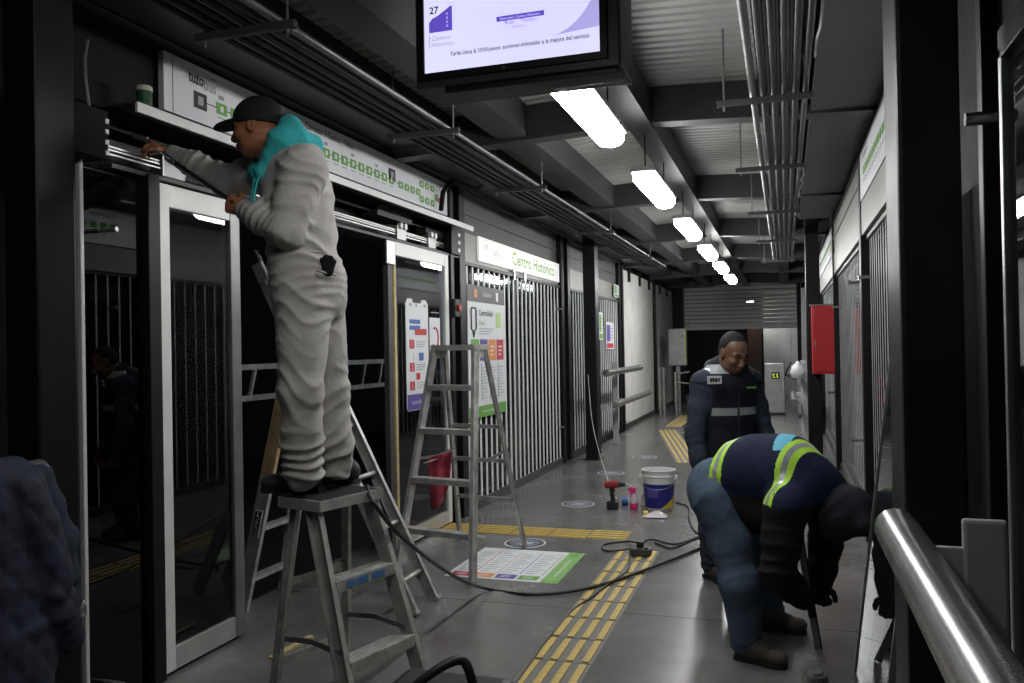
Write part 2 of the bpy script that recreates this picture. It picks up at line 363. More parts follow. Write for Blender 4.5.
MB().box(XR+0.01, XR+0.1, 2.86, 3.68, 0, 3.02).build('side_panel', 'black_matte', wr_)
for (a, b) in ((3.7, 6.98), (7.12, 10.86), (11.0, 15.0)):
    MB().box(XR, XR+0.05, a, b, 2.37, 2.62).build('metal_band', 'band_metal', wr_)
ribbed(wr_, XR+0.01, 7.12, 10.86, 2.62, 3.02, 1, 'band_metal')
# ---- posts along both platform edges
def post(n, x0, x1, y0, y1, z1, m='black_steel'):
    o = MB().rbox(x0, x1, y0, y1, 0, z1, 0.006).build('trim_%d' % n, m); struct(o); return o
tn = 1
for (y0, y1) in ((3.19, 3.27), (6.92, 7.0), (7.14, 7.28), (10.80, 10.95), (11.15, 11.3), (14.9, 15.05), (15.2, 15.34), (19.16, 19.45)):
    post(tn, XL-0.06, XL+0.03, y0, y1, 3.05 if y0 > 4 else 2.40); tn += 1
for (y0, y1) in ((2.80, 2.86), (6.99, 7.11), (10.87, 10.99), (15.02, 15.2)):
    post(tn, XR-0.01, XR+0.10, y0, y1, 3.02); tn += 1
# ---- main columns
def column(n, x0, x1, y0, y1):
    c = thing('trim_%d' % n, None, None, ((x0+x1)/2, (y0+y1)/2, 0), kind='structure')
    MB().rbox(x0, x1, y0, y1, 0, 3.32, 0.012).build('shaft', 'black_steel', c)
    MB().rbox(x0-0.03, x1+0.03, y0-0.03, y1+0.03, 0, 0.012, 0.004).build('base_plate', 'black_steel', c)
    for q in (x0-0.018, x1+0.018): MB().lathe([(0.011, 0.012), (0.011, 0.024), (0.006, 0.026)], (q, y0-0.018, 0), 6).build('anchor_bolt', 'galvanised', c)
    return c
cA = column(tn, -2.755, -2.60, 2.37, 2.555); column(tn+1, -2.62, -2.45, 11.2, 11.42); column(tn+2, 0.288, 0.438, 2.38, 2.66); cD = column(tn+3, 0.263, 0.43, 11.2, 11.45); tn += 4
# pale trim edge beside the near left column
struct(MB().rbox(XL+0.0, XL+0.025, 2.795, 2.815, 0, 2.40, 0.004).build('trim_%d' % tn, 'frame_white')); tn += 1
# dark glass side screen with steel standoffs
g = thing('window_1', None, None, (XL, 3.0, 0), kind='structure')
MB().box(XL-0.02, XL-0.008, 2.84, 3.18, 0.03, 2.36).build('pane', 'glass_dark', g)
MB().box(XL-0.06, XL-0.045, 2.82, 3.19, 0.0, 2.38).build('backing', 'dark_panel', g)
for (z) in (2.1, 0.12): MB().tube([(XL-0.01, 2.93, z), (XL+0.09, 2.93, z)], 0.011, 10).build('standoff', 'stainless', g, 'auto')

# ================================================================== LEFT DOORWAY
def door_leaf(n, X, y0, y1, z1, near_m, far_m, top_m, glass='glass'):
    d = thing('door_%d' % n, None, None, (X, (y0+y1)/2, 0), kind='structure')
    MB().rbox(X-0.03, X+0.015, y0, y0+0.07, 0.02, z1, 0.005).build('stile', near_m, d)
    MB().rbox(X-0.03, X+0.015, y1-0.08, y1, 0.02, z1, 0.005).build('stile', far_m, d)
    MB().rbox(X-0.028, X+0.012, y0+0.07, y1-0.08, z1-0.11, z1, 0.005).build('top_rail', top_m, d)
    MB().rbox(X-0.028, X+0.012, y0+0.07, y1-0.08, 0.02, 0.13, 0.005).build('bottom_rail', 'aluminium', d)
    MB().box(X-0.012, X-0.004, y0+0.07, y1-0.08, 0.13, z1-0.11).build('pane', glass, d)
    return d
door_leaf(1, XL, 3.28, 3.90, 2.375, 'frame_white', 'galvanised', 'frame_white')
d2 = door_leaf(2, XL, 5.70, 6.90, 2.39, 'dark_panel', 'frame_white', 'frame_white')
MB().rbox(XL+0.0, XL+0.02, 5.79, 5.83, 0.02, 2.38, 0.004).build('edge_seal', 'wood_pale', d2)
MB().rbox(XL+0.014, XL+0.03, 5.66, 5.8, 2.2, 2.38, 0.004).build('top_bracket', 'brushed_steel', d2)
# opened header above the doors
h = thing('door_header', 'opened black header box of the sliding doors with silver roller track', 'door mechanism', (XL, 5, 2.4))
MB().box(-3.06, -3.04, 2.98, 7.14, 2.40, 2.65).build('back_plate', 'black_steel', h)
MB().box(-3.06, -2.83, 2.98, 7.14, 2.385, 2.405).build('bottom_plate', 'dark_steel', h)
MB().box(-3.06, -2.83, 2.98, 7.14, 2.645, 2.658).build('top_plate', 'black_steel', h)
e1 = MB().rbox(-3.06, -2.74, 2.68, 2.87, 2.385, 2.595, 0.006).build('end_box', 'black_matte', h)
for k in range(4): MB().box(-2.742, -2.735, 2.85, 2.868, 2.405+k*0.045, 2.425+k*0.045).build('fixing_tab', 'frame_white', e1)
for z in (2.455, 2.475, 2.49): MB().box(-2.90, -2.885, 2.98, 7.1, z, z+0.008).build('track', 'aluminium', h)
MB().tube([(-2.93, 2.98, 2.60), (-2.93, 7.1, 2.60)], 0.012, 8).build('drive_rod', 'dark_steel', h, 'auto')
for y in (3.35, 5.95, 6.55):
    c = MB().rbox(-2.95, -2.87, y, y+0.16, 2.42, 2.53, 0.005).build('roller_carriage', 'brushed_steel', h)
    for q in (0.04, 0.12): MB().tube([(-2.88, y+q, 2.53), (-2.85, y+q, 2.53)], 0.025, 12).build('roller', 'frame_white', c, 'auto')
mo = MB().tube([(-2.94, 6.55, 2.57), (-2.94, 6.95, 2.57)], 0.05, 14).build('motor', 'tool_black', h, 'auto')
MB().tube([(-2.94, 6.95, 2.57), (-2.94, 7.02, 2.57)], 0.035, 12).build('pulley', 'stainless', mo, 'auto')
MB().rbox(-3.0, -2.86, 5.6, 6.2, 2.56, 2.66, 0.005).build('control_box', 'tool_black', h)
MB().rbox(-2.85, -2.80, 6.9, 7.12, 2.40, 2.66, 0.004).build('end_bracket', 'black_steel', h)
for z in (2.43, 2.5, 2.57): MB().box(-2.80, -2.796, 7.05, 7.1, z, z+0.03).build('fixing_tab', 'frame_white', h)
cv = MB().box(-2.85, -2.68, 2.97, 7.13, 2.655, 2.663).build('hinged_cover', 'dark_panel', h)
MB().rbox(-2.69, -2.675, 2.97, 7.13, 2.615, 2.66, 0.003).build('cover_lip', 'frame_white', cv)
# route map board above the doors
b = thing('route_board', 'long white route map board with green station squares above the open doors', 'sign', (XL, 5, 2.74))
BX = XL+0.005
MB().rbox(XL-0.03, BX, 3.335, 6.93, 2.74, 3.03, 0.004).build('panel', 'board_white', b)
OB = V(BX, 3.31, 2.74)
plate(b, 'seam', OB, Y_, Z_, 0.085, 0.088, 0, 0.29, 'grey_print')
text('lettering', 'tuzo', OB+V(0.003, 0.20, 0.19), Y_, Z_, width=0.115, height=0.055, m='dark_print', parent=b, bold=0.02)
text('lettering', 'bus', OB+V(0.003, 0.32, 0.178), Y_, Z_, width=0.095, height=0.06, m='grey_print', parent=b, bold=0.01)
MB().add([OB+V(0.003, 0.35, 0.245), OB+V(0.003, 0.40, 0.262), OB+V(0.003, 0.42, 0.25), OB+V(0.003, 0.385, 0.252)], [(0, 1, 2, 3)]).build('logo_leaf', 'grey_print', b)
plate(b, 'route_line', OB, Y_, Z_, 0.30, 2.6, 0.112, 0.117, 'dark_print', 0.0005, 0.001)
i0 = plate(b, 'terminal_icon', OB, Y_, Z_, 0.24, 0.34, 0.07, 0.155, 'dark_print')
plate(i0, 'pictogram', OB, Y_, Z_, 0.27, 0.31, 0.09, 0.135, 'grey_print', 0.003)
k = 0
for u in list(np.linspace(0.42, 2.45, 18)):
    ic = plate(b, 'station_icon', OB, Y_, Z_, u, u+0.085, 0.085, 0.145, 'green_print')
    plate(ic, 'pictogram', OB, Y_, Z_, u+0.03, u+0.055, 0.10, 0.13, 'board_white', 0.003, 0.001)
    plate(b, 'station_name', OB, Y_, Z_, u+0.01, u+0.07, 0.062, 0.068, 'grey_print')
    if k % 3 == 0: plate(b, 'transfer_mark', OB, Y_, Z_, u+0.02, u+0.06, 0.165, 0.185, 'grey_print')
    k += 1
text('lettering', 'Corredor 1 Centro - Téllez', OB+V(0.003, 1.28, 0.215), Y_, Z_, width=0.62, height=0.045, m='dark_print', parent=b, bold=0.006)
i0 = plate(b, 'terminal_icon', OB, Y_, Z_, 2.45, 2.56, 0.115, 0.20, 'dark_print')
plate(i0, 'pictogram', OB, Y_, Z_, 2.48, 2.53, 0.135, 0.18, 'grey_print', 0.003)
for (u0, u1, v) in ((2.62, 3.0, 0.105), (3.02, 3.36, 0.185), (3.02, 3.3, 0.06)):
    for u in np.arange(u0, u1-0.05, 0.11):
        ic = plate(b, 'station_icon', OB, Y_, Z_, u, u+0.075, v-0.027, v+0.027, 'green_print')
        plate(ic, 'pictogram', OB, Y_, Z_, u+0.028, u+0.047, v-0.012, v+0.012, 'board_white', 0.003, 0.001)
    plate(b, 'route_line', OB, Y_, Z_, u0-0.03, u1+0.03, v-0.002, v+0.002, 'dark_print', 0.0005, 0.001)
plate(b, 'terminal_icon', OB, Y_, Z_, 3.40, 3.47, 0.085, 0.13, 'red_print'); plate(b, 'station_icon', OB, Y_, Z_, 3.33, 3.40, 0.09, 0.15, 'green_print')
tag(MB().tube([onX(441, 210, XL+0.06), onX(443, 192, XL+0.06), onX(452, 180, XL+0.08), V(-2.72, 7.35, 3.04), V(-2.70, 7.5, 3.12)], 0.022, 10).build('conduit_elbow', 'black_matte', smooth='auto'),
    'black corrugated conduit bending down beside the route map end', 'conduit')
# paint can on the opened cover
cn = thing('paint_can', 'small dark green can with a cream lid on the open door header', 'can', (-2.755, 3.10, 2.663))
MB().lathe([(0.034, 0), (0.035, 0.004), (0.035, 0.02)], ORG[cn], 20).build('rim', 'stainless', cn, 'auto')
MB().lathe([(0.034, 0.02), (0.034, 0.085)], ORG[cn], 20).build('body', 'can_green', cn, 'auto')
MB().lathe([(0.036, 0.085), (0.037, 0.09), (0.036, 0.105), (0.030, 0.11), (0.028, 0.106)], ORG[cn], 20).build('lid', 'can_white', cn, 'auto')
tag(MB().tube([onX(87, 40, -2.82), onX(84, 60, -2.80), onX(85, 80, -2.80), onX(89, 108, -2.80)], 0.009, 8).build('loose_cable', 'galvanised', smooth='auto'), 'grey loose cable hanging above the left end of the door header', 'cable')
# posters on the far leaf
def phone_poster():
    X = XL-0.003; a = onX(405, 300, X); c = onX(429, 403, X); y0, y1 = a[1], c[1]; zt, zb = 1.96, 1.06
    p = thing('phone_poster', 'tall phone-shaped white poster with red numbered steps on the glass door', 'poster', (X, (y0+y1)/2, zb))
    Wd = y1-y0; O = V(X, y0, zb); H_ = zt-zb
    pts = [(0, 0.02), (0.02, 0), (Wd-0.02, 0), (Wd, 0.02), (Wd, H_-0.04), (Wd-0.04, H_), (Wd*.72, H_), (Wd*.68, H_-0.03), (Wd*.32, H_-0.03), (Wd*.28, H_), (0.04, H_), (0, H_-0.04)]
    MB().prism([O+Y_*u+Z_*v for u, v in pts], (0.004, 0, 0)).build('sheet', 'poster_white', p)
    O = O+V(0.004, 0, 0)
    plate(p, 'footer', O, Y_, Z_, 0.01, Wd-0.01, 0.005, 0.13, 'purple_print')
    text('lettering', 'tuzobus', O+V(0.004, Wd*.18, 0.05), Y_, Z_, width=Wd*.6, height=0.035, m='poster_white', parent=p)
    for (v, hgt) in ((0.70, 0.035), (0.65, 0.035)): plate(p, 'headline', O, Y_, Z_, Wd*.15, Wd*.62, v, v+hgt, 'blue_print')
    plate(p, 'headline', O, Y_, Z_, Wd*.38, Wd*.9, 0.61, 0.66, 'red_print', 0.003)
    for i, v in enumerate((0.50, 0.315, 0.165)):
        q = plate(p, 'step_number', O, Y_, Z_, Wd*.14, Wd*.34, v, v+0.07, 'red_print')
        text('lettering', str(i+1), O+V(0.005, Wd*.20, v+0.015), Y_, Z_, height=0.04, m='poster_white', parent=q)
        for j in range(3): plate(p, 'text_line', O, Y_, Z_, Wd*.44, Wd*(.86-.06*j), v+0.05-0.02*j, v+0.057-0.02*j, 'grey_print')
    plate(p, 'app_icon', O, Y_, Z_, Wd*.30, Wd*.46, 0.405, 0.46, 'poster_white', 0.002); plate(p, 'app_icon', O, Y_, Z_, Wd*.55, Wd*.75, 0.40, 0.465, 'blue_print')
    plate(p, 'app_icon', O, Y_, Z_, Wd*.42, Wd*.58, 0.245, 0.30, 'red_print')
    for u in (.15, .42, .8): plate(p, 'emblem', O, Y_, Z_, Wd*u, Wd*(u+.1), 0.84, 0.865, 'grey_print')
phone_poster()
def notice():
    X = XL-0.003; y0, y1 = onX(429.5, 345, X)[1], onX(440, 345, X)[1]; z0, z1 = 1.48, 1.82
    p = thing('notice_sheet', 'small white notice with a red round mark on the glass door', 'notice', (X, (y0+y1)/2, z0))
    O = V(X, y0, z0); MB().box(X, X+0.003, y0, y1, z0, z1).build('sheet', 'poster_white', p)
    O = O+V(0.003, 0, 0); Wd = y1-y0
    th = np.linspace(-2.4, 2.0, 14); c = V(X+0.0045, y0+Wd/2, (z0+z1)/2)
    MB().tube([c+Y_*math.cos(t)*Wd*.28+Z_*math.sin(t)*.085 for t in th], 0.008, 6).build('round_mark', 'red_print', p)
    for v in (0.04, 0.06, 0.38): plate(p, 'text_line', O, Y_, Z_, Wd*.15, Wd*.85, v, v+0.008, 'grey_print')
notice()

# ================================================================== BARRED SECTIONS
barm = raw_mesh('bar', MB().box(-0.006, 0.006, -0.012, 0.012, 0, 2.26), 'bar_white')
barn = raw_mesh('bar', MB().box(-0.0012, 0.0012, -0.010, 0.010, 0, 2.26), 'bar_dim')
def barred(name, label, X, side, y0, y1, sp, z0=0.09, me=barm, group=None, gl='glass_soft'):
    t = thing(name, label, 'gate', (X, (y0+y1)/2, 0), group)
    MB().rbox(X-0.02, X+0.02, y0, y1, z0-0.09, z0, 0.004).build('bottom_rail', 'dark_panel', t)
    MB().rbox(X-0.02, X+0.02, y0, y1, 2.335, 2.37, 0.004).build('top_rail', 'dark_steel', t)
    n = int(round((y1-y0)/sp))
    for i in range(n): inst('bar', me, (X, y0+(i+0.5)*(y1-y0)/n, z0-0.005), t)
    MB().box(X-side*0.05-0.004, X-side*0.05+0.004, y0, y1, 0.06, 2.36).build('pane', gl, t)
    return t
g1 = barred('barred_gate', 'white barred gate under the station name sign', XL, 1, 7.30, 10.78, 0.155)
MB().rbox(XL-0.075, XL-0.04, 8.95, 9.03, 0.05, 2.36, 0.004).build('mullion', 'dark_panel', g1)
for y in (8.75, 9.15): MB().rbox(XL+0.0, XL+0.03, y, y+0.05, 2.30, 2.42, 0.004).build('hinge', 'stainless', g1)
for (y, z) in ((10.6, 2.05), (10.6, 0.5)): MB().tube([(XL, y, z), (XL+0.09, y, z)], 0.012, 8).build('standoff', 'stainless', g1, 'auto')
barred('barred_gate', 'narrow white barred gate between the name sign and black column', XL, 1, 11.3, 12.9, 0.16)
g3 = barred('barred_gate', 'white barred gate beyond the black column with small stickers', XL, 1, 13.0, 14.88, 0.16)
def small_sticker(u0, u1, v0, v1, m1, m2, lab):
    a = onX(u0, v0, XL+0.03); c = onX(u1, v1, XL+0.03)
    t = thing('sticker', lab, 'sticker', (XL+0.03, (a[1]+c[1])/2, c[2])); O = V(XL+0.03, a[1], c[2]); Wd = c[1]-a[1]; H_ = a[2]-c[2]
    MB().box(XL+0.02, XL+0.03, a[1], c[1], c[2], a[2]).build('sheet', 'poster_white', t)
    plate(t, 'print', O, Y_, Z_, Wd*.08, Wd*.5, H_*.3, H_*.9, m1); plate(t, 'print', O, Y_, Z_, Wd*.08, Wd*.92, H_*.05, H_*.22, m2)
    for j in range(4): plate(t, 'text_line', O, Y_, Z_, Wd*.58, Wd*.9, H_*(.4+.12*j), H_*(.44+.12*j), 'grey_print')
small_sticker(599, 603, 312, 340, 'green_print', 'green_print', 'green and white sticker beside the black column on the left')
small_sticker(606, 614, 322, 349, 'purple_print', 'red_print', 'purple and white poster on the far left barred gate')
small_sticker(614, 619, 284, 298, 'green_print', 'green_print', 'small green sticker high on the post before the concrete wall')
# station name sign
s = thing('station_sign', 'white station name sign with light green lettering over the barred gate', 'sign', (XL, 9.2, 2.415))
SX = XL+0.012
MB().rbox(XL-0.01, SX, 7.70, 10.77, 2.41, 2.655, 0.004).build('panel', 'sign_white', s)
OS = V(SX, 7.70, 2.41)
text('lettering', '27', OS+V(0.002, 0.14, 0.12), Y_, Z_, width=0.13, height=0.06, m='grey_print', parent=s)
for i in range(4): plate(s, 'emblem', OS, Y_, Z_, 0.42+0.06*i, 0.46+0.06*i, 0.09, 0.13+0.02*(i % 3), 'bar_white')
text('lettering', 'Centro Histórico', OS+V(0.002, 1.05, 0.055), Y_, Z_, width=1.75, height=0.15, m='sign_letter', parent=s, bold=0.012)
# poster at the first gate
def line_poster():
    X = XL+0.02; y0, y1 = 7.32, 8.40; z0, z1 = 0.88, 2.16
    p = thing('line_poster', 'tall white information poster with four coloured squares on the barred gate', 'poster', (X, 7.9, z0))
    MB().box(X, X+0.008, y0, y1, z0, z1).build('sheet', 'poster_white', p); O = V(X+0.008, y0, z0); Wd = y1-y0
    plate(p, 'header', O, Y_, Z_, 0, Wd, 1.12, 1.28, 'dark_steel')
    plate(p, 'emblem', O, Y_, Z_, .17, .25, 1.16, 1.24, 'orange_print', .003); text('lettering', 'Gobierno', O+V(.005, .42, 1.18), Y_, Z_, width=.24, height=.05, m='poster_white', parent=p)
    plate(p, 'emblem', O, Y_, Z_, .80, .87, 1.15, 1.24, 'poster_white', .003)
    MB().tube([O+V(.004, y_, z_) for y_, z_ in ((.12, .84), (.08, .86), (.08, 1.04), (.10, 1.06), (.19, 1.06), (.21, 1.04), (.21, .86), (.17, .84), (.145, .78), (.12, .84))], .008, 6).build('phone_icon', 'dark_print', p)
    text('lettering', 'Centralidad', O+V(.002, .30, .99), Y_, Z_, width=.40, height=.06, m='dark_print', parent=p, bold=.01)
    text('lettering', 'Línea 1', O+V(.002, .30, .90), Y_, Z_, width=.18, height=.05, m='green_print', parent=p)
    plate(p, 'code_block', O, Y_, Z_, .80, .94, .88, 1.04, 'green_letter')
    for i in range(3): plate(p, 'text_line', O, Y_, Z_, .30, .72-.06*i, .86-.025*i, .868-.025*i, 'grey_print')
    for i, m_ in enumerate(('green_print', 'purple_print', 'orange_print', 'red_print')):
        q = plate(p, 'colour_square', O, Y_, Z_, .07+.245*i, .07+.245*i+.215, .55, .76, m_)
        for j in range(3): plate(q, 'text_line', O, Y_, Z_, .12+.245*i, .235+.245*i-.02*j, .68-.04*j, .695-.04*j, 'poster_white', .003)
        plate(p, 'route_line', O, Y_, Z_, .10+.245*i, .106+.245*i, .16, .52, 'dark_print')
        for j in range(11): plate(p, 'text_line', O, Y_, Z_, .125+.245*i, .22+.245*i+.03*((i*7+j*5) % 3), .175+.03*j, .183+.03*j, 'grey_print')
    plate(p, 'footer', O, Y_, Z_, 0, Wd, 0, .11, 'green_print')
    text('lettering', 'www.tuzobus', O+V(.004, .35, .04), Y_, Z_, width=.5, height=.035, m='poster_white', parent=p)
line_poster()
# red push button on the post beside the far leaf
pb = thing('push_button', 'small red push button on the black post beside the doors', 'button', onX(457, 308, XL+0.05))
q = ORG[pb]; MB().rbox(q[0]-0.02, q[0]+0.01, q[1]-0.06, q[1]+0.06, q[2]-0.08, q[2]+0.08, .006).build('box', 'tool_black', pb); MB().tube([q+V(.01, 0, 0), q+V(.035, 0, 0)], .03, 14).build('button', 'red_paint', pb, 'auto')

# ================================================================== RIGHT SIDE
barred('barred_gate', 'barred glass screen beside the black column on the right', XR+0.05, -1, 3.7, 6.98, 0.15, me=barn, gl='glass_bright')
barred('barred_gate', 'barred glass screen right of the red cabinet', XR+0.05, -1, 7.12, 10.86, 0.17, me=barn, gl='glass_bright')
barred('barred_gate', 'barred glass screen behind the far right black column', XR+0.05, -1, 11.0, 15.0, 0.17, me=barn, gl='glass_bright')
for (y, z) in ((6.6, 2.02), (7.6, 0.72), (7.6, 2.05), (10.2, 1.95), (11.6, 0.9)):
    o = thing('standoff', {6.6: 'steel glass standoff high on the right screen beside the near column', 11.6: 'steel glass standoff low on the far right screen', 10.2: 'steel glass standoff high beyond the red cabinet'}.get(y, 'steel glass standoff %s on the middle right screen' % ('low' if z < 1 else 'high')), 'fitting', (XR, y, z))
    MB().tube([(XR-0.05, y, z), (XR+0.03, y, z)], 0.013, 10).build('pin', 'stainless', o, 'auto'); MB().tube([(XR-0.062, y, z), (XR-0.05, y, z)], 0.022, 12).build('cap', 'stainless', o, 'auto')
def right_board(ya, yb, lab):
    b = thing('route_board', lab, 'sign', (XR, (ya+yb)/2, 2.63)); O = V(XR-0.005, yb, 2.63); L = yb-ya
    MB().rbox(XR-0.005, XR+0.018, ya, yb, 2.63, 3.0, .004).build('panel', 'board_white', b)
    n = int(L/.125)
    for i in range(n-4):
        u = .3+i*.125; plate(b, 'station_icon', O, -Y_, Z_, u, u+.08, .15, .21, 'green_print')
        for v in (.11, .09): plate(b, 'station_name', O, -Y_, Z_, u+.01, u+.06, v, v+.008, 'grey_print')
    plate(b, 'route_line', O, -Y_, Z_, .25, L-.3, .178, .182, 'dark_print', .0005, .001)
    text('lettering', 'Corredor 1', O+V(-.002, -.3, .27), -Y_, Z_, width=.4, height=.04, m='dark_print', parent=b)
right_board(3.7, 6.97, 'white route map board above the right screen next to the near column'); right_board(11.0, 14.98, 'white route map board far along the right wall')
# glass door edge at the right frame edge
dd = thing('door_3', None, None, (XR, 2.3, 0), kind='structure')
MB().rbox(XR-0.02, XR+0.02, 2.52, 2.55, 0.02, 2.33, .004).build('stile', 'aluminium', dd)
MB().rbox(XR+0.03, XR+0.05, 2.60, 2.63, 0.02, 2.33, .004).build('stile', 'galvanised', dd)
MB().box(XR-0.004, XR+0.004, 1.2, 2.52, 0.05, 2.3).build('pane', 'glass', dd)
MB().rbox(XR-0.02, XR+0.02, 1.2, 2.55, 2.3, 2.38, .004).build('top_rail', 'dark_steel', dd); MB().rbox(XR-0.02, XR+0.02, 1.2, 2.55, 0.0, .06, .004).build('bottom_rail', 'dark_panel', dd)
MB().rbox(XR+0.06, XR+0.1, 2.0, 2.8, 0, 2.4, .004).build('back_panel', 'black_matte', dd)
MB().tube([(XR-0.07, 2.72, 2.19), (XR+0.03, 2.72, 2.19)], .02, 12).build('standoff', 'stainless', dd, 'auto')
# glass panel leaning against the right screen
lp = thing('glass_panel', 'frameless glass door panel leaning on the right wall beside the crouching worker', 'glass panel', (0.33, 3.7, 0))
lo = V(0.275, 4.12, 0.0); hi = V(0.53, 4.12, 2.05); dn = nrm(hi-lo); nn = nrm(np.cross(Y_, dn))
mb = MB(); mb.obox((lo+hi)/2+V(0, -.5, 0)+dn*.02, dn*np.linalg.norm(hi-lo)/2, Y_*.5, nn*.005); mb.build('pane', 'glass_bright', lp)
MB().bar(lo+dn*.02, hi+dn*.02, nn, .022, .022).build('edge_strip', 'galvanised', lp); MB().bar(lo+dn*.02+V(0, -1, 0), hi+dn*.02+V(0, -1, 0), nn, .022, .022).build('edge_strip', 'galvanised', lp)
MB().bar(lo+dn*.03, lo+dn*.03+V(0, -1, 0), nn, .022, .03).build('bottom_strip', 'dark_panel', lp)
# red lamps seen through the right screen
for (u, v_, r, lb) in ((881, 381, .05, 'upper red lamp glowing outside behind the right screen'), (881, 399, .035, 'lower red lamp glowing outside behind the right screen')):
    p_ = onX(u, v_, .85); o = thing('tail_lamp', lb, 'lamp', p_, 'red lamps outside')
    MB().tube([p_+V(0, 0, 0), p_+V(0, -.03, 0)], r, 14).build('lens', 'red_lamp', o, 'auto'); MB().tube([p_+V(0, .06, 0), p_], r*1.2, 14).build('housing', 'tool_black', o, 'auto')
    MB().box(p_[0]-.012, p_[0]+.012, p_[1]+.02, p_[1]+.044, -.95, p_[2]).build('stalk', 'tool_black', o)
# red cabinet on the far right column
rc = thing('extinguisher_cabinet', 'red metal cabinet hung on the far right black column', 'cabinet', (.43, 11.1, 1.17))
MB().rbox(.318, .60, 10.90, 11.19, 1.16, 2.0, .012).build('body', 'red_paint', rc)
MB().rbox(.335, .583, 10.885, 10.90, 1.19, 1.97, .006).build('door', 'red_paint', rc)
MB().rbox(.30, .60, 10.93, 11.19, 2.0, 2.02, .004).build('top_bracket', 'galvanised', rc); MB().rbox(.345, .36, 10.87, 10.885, 1.5, 1.58, .004).build('latch', 'galvanised', rc)
# ================================================================== BARRIER RAILS
def barrier(label, X, ye0, ye1, posts, zu=1.14, zl=.64, lo_ext=(0, 0), side=1, r=.05, m='stainless', px=None, ptop=.13, bz=0.0):
    px = X+side*.17 if px is None else px
    t = thing('barrier_rail', label, 'barrier', (px, (ye0+ye1)/2, 0))
    MB().tube([(X, ye0, zu), (X, ye1, zu)], r, 24).build('upper_rail', m, t, 'auto')
    MB().tube([(X, ye0-lo_ext[0], zl), (X, ye1+lo_ext[1], zl)], r, 24).build('lower_rail', m, t, 'auto')
    for y in posts:
        p = MB().rbox(px-.045, px+.045, y-.012, y+.012, 0, zu+ptop, .008).build('post', 'painted_grey', t)
        for z in (zu, zl): MB().rbox(min(X, px)+.03, max(X, px)-.03, y-.008, y+.008, z-.04+bz, z+.04+bz, .003).build('bracket', 'painted_grey', p)
        MB().rbox(px-.07, px+.07, y-.06, y+.06, 0, .012, .004).build('foot_plate', 'brushed_steel', p)
    return t
barrier('thick steel tube barrier rail in the right foreground', .25, -.6, 2.24, (2.12, .3), 1.09, .60, px=.418, ptop=.055, bz=-.05)
barrier('steel tube barrier rail under the hanging jackets on the left', -2.5, -.6, 2.28, (1.8, .3), 1.14, .62, (0, .15), -1)
barrier('double steel tube barrier by the far left gates', -2.4, 11.6, 14.5, (11.75, 13.1), 1.17, .68, (-.6, 1.0), -1, m='stainless')
barrier('steel tube barrier end beside the far right column', .12, 13.2, 15.5, (13.6, 15.2), 1.12, .66, (0, 0), 1)

# ================================================================== CEILING LAMPS, PIPES, SCREEN
def lamp(y, label, glow='lamp_diffuser'):
    x = -.945; z = 2.76
    t = thing('ceiling_lamp', label, 'lamp', (x, y, z), 'row of tube lamps along the ceiling')
    L = .62; prof = [(-.085, .035), (-.082, -.015), (-.055, -.045), (0, -.055), (.055, -.045), (.082, -.015), (.085, .035)]
    vs = []; fs = []; n = len(prof); ys = ((-L, .55), (-L+.03, .9), (-L+.08, 1), (L-.08, 1), (L-.03, .9), (L, .55))
    for (dy, s_) in ys:
        for (px_, pz) in prof: vs.append((x+px_*s_, y+dy, z+(pz-.035)*s_+.035))
    for i in range(len(ys)-1):
        for k_ in range(n-1): fs.append((i*n+k_, i*n+k_+1, (i+1)*n+k_+1, (i+1)*n+k_))
    fs.append(tuple(range(n))); fs.append(tuple((len(ys)-1)*n+k_ for k_ in range(n)))
    MB().add(vs, fs).build('diffuser', glow, t, 'auto')
    MB().rbox(x-.09, x+.09, y-L-.01, y+L+.01, z+.036, z+.075, .01).build('body', 'lamp_body', t)
    for dy in (-.5, .5):
        MB().tube([(x, y+dy, z+.07), (x, y+dy, 3.3)], .005, 6).build('hanger', 'black_steel', t)
    for dy in (-.35, .35):
        for sx in (-.09, .09): MB().box(x+sx-.006, x+sx+.006, y+dy-.02, y+dy+.02, z+.02, z+.06).build('clip', 'stainless', t)
names = ['nearest', 'second', 'third', 'fourth', 'fifth', 'farthest']
for i, y in enumerate((4.25, 6.6, 8.98, 11.35, 13.7, 16.2)):
    lamp(y, ('%s white tube lamp in the row along the ceiling' % names[i]) if i else 'nearest white tube lamp hanging just behind the screen', 'lamp_diffuser_boosted' if i > 3 else 'lamp_diffuser')  # last two lamps boosted so the shutter gets more light
lamp(1.88, 'unseen weaker tube lamp added above the camera before the hanging screen', 'lamp_diffuser_weak')  # out of view, added to light the worker on the stool
lamp(25.6, 'unseen tube lamp added in the room behind the rolled shutter')  # hidden by the shutter, added to light the back room
def pipe_run(name, label, xs, rs, ms, y0, y1, z, struts, sx0, sx1, cat='pipes'):
    t = thing(name, label, cat, ((sx0+sx1)/2, (y0+y1)/2, z))
    for x, r, m_ in zip(xs, rs, ms): MB().tube([(x, y0, z+r), (x, y1, z+r)], r, 10).build('pipe', m_, t, 'auto')
    for y in struts:
        q = MB().rbox(sx0, sx1, y-.016, y+.016, z-.034, z-.002, .003).build('support_strut', 'dark_steel', t)
        for x in (sx0+.04, sx1-.04): MB().tube([(x, y, z-.06), (x, y, 3.3)], .006, 6).build('threaded_rod', 'galvanised', q)
pipe_run('pipe_rack', 'dark conduits on struts hung over the left doors', (-2.28, -2.22, -2.16, -2.10, -2.03, -1.945), (.014, .016, .014, .018, .020, .012), ('black_steel',)*5+('galvanised',), -1.4, 14.6, 2.90, (2.95, 4.74, 6.7, 9.6, 12.6), -2.34, -1.86)
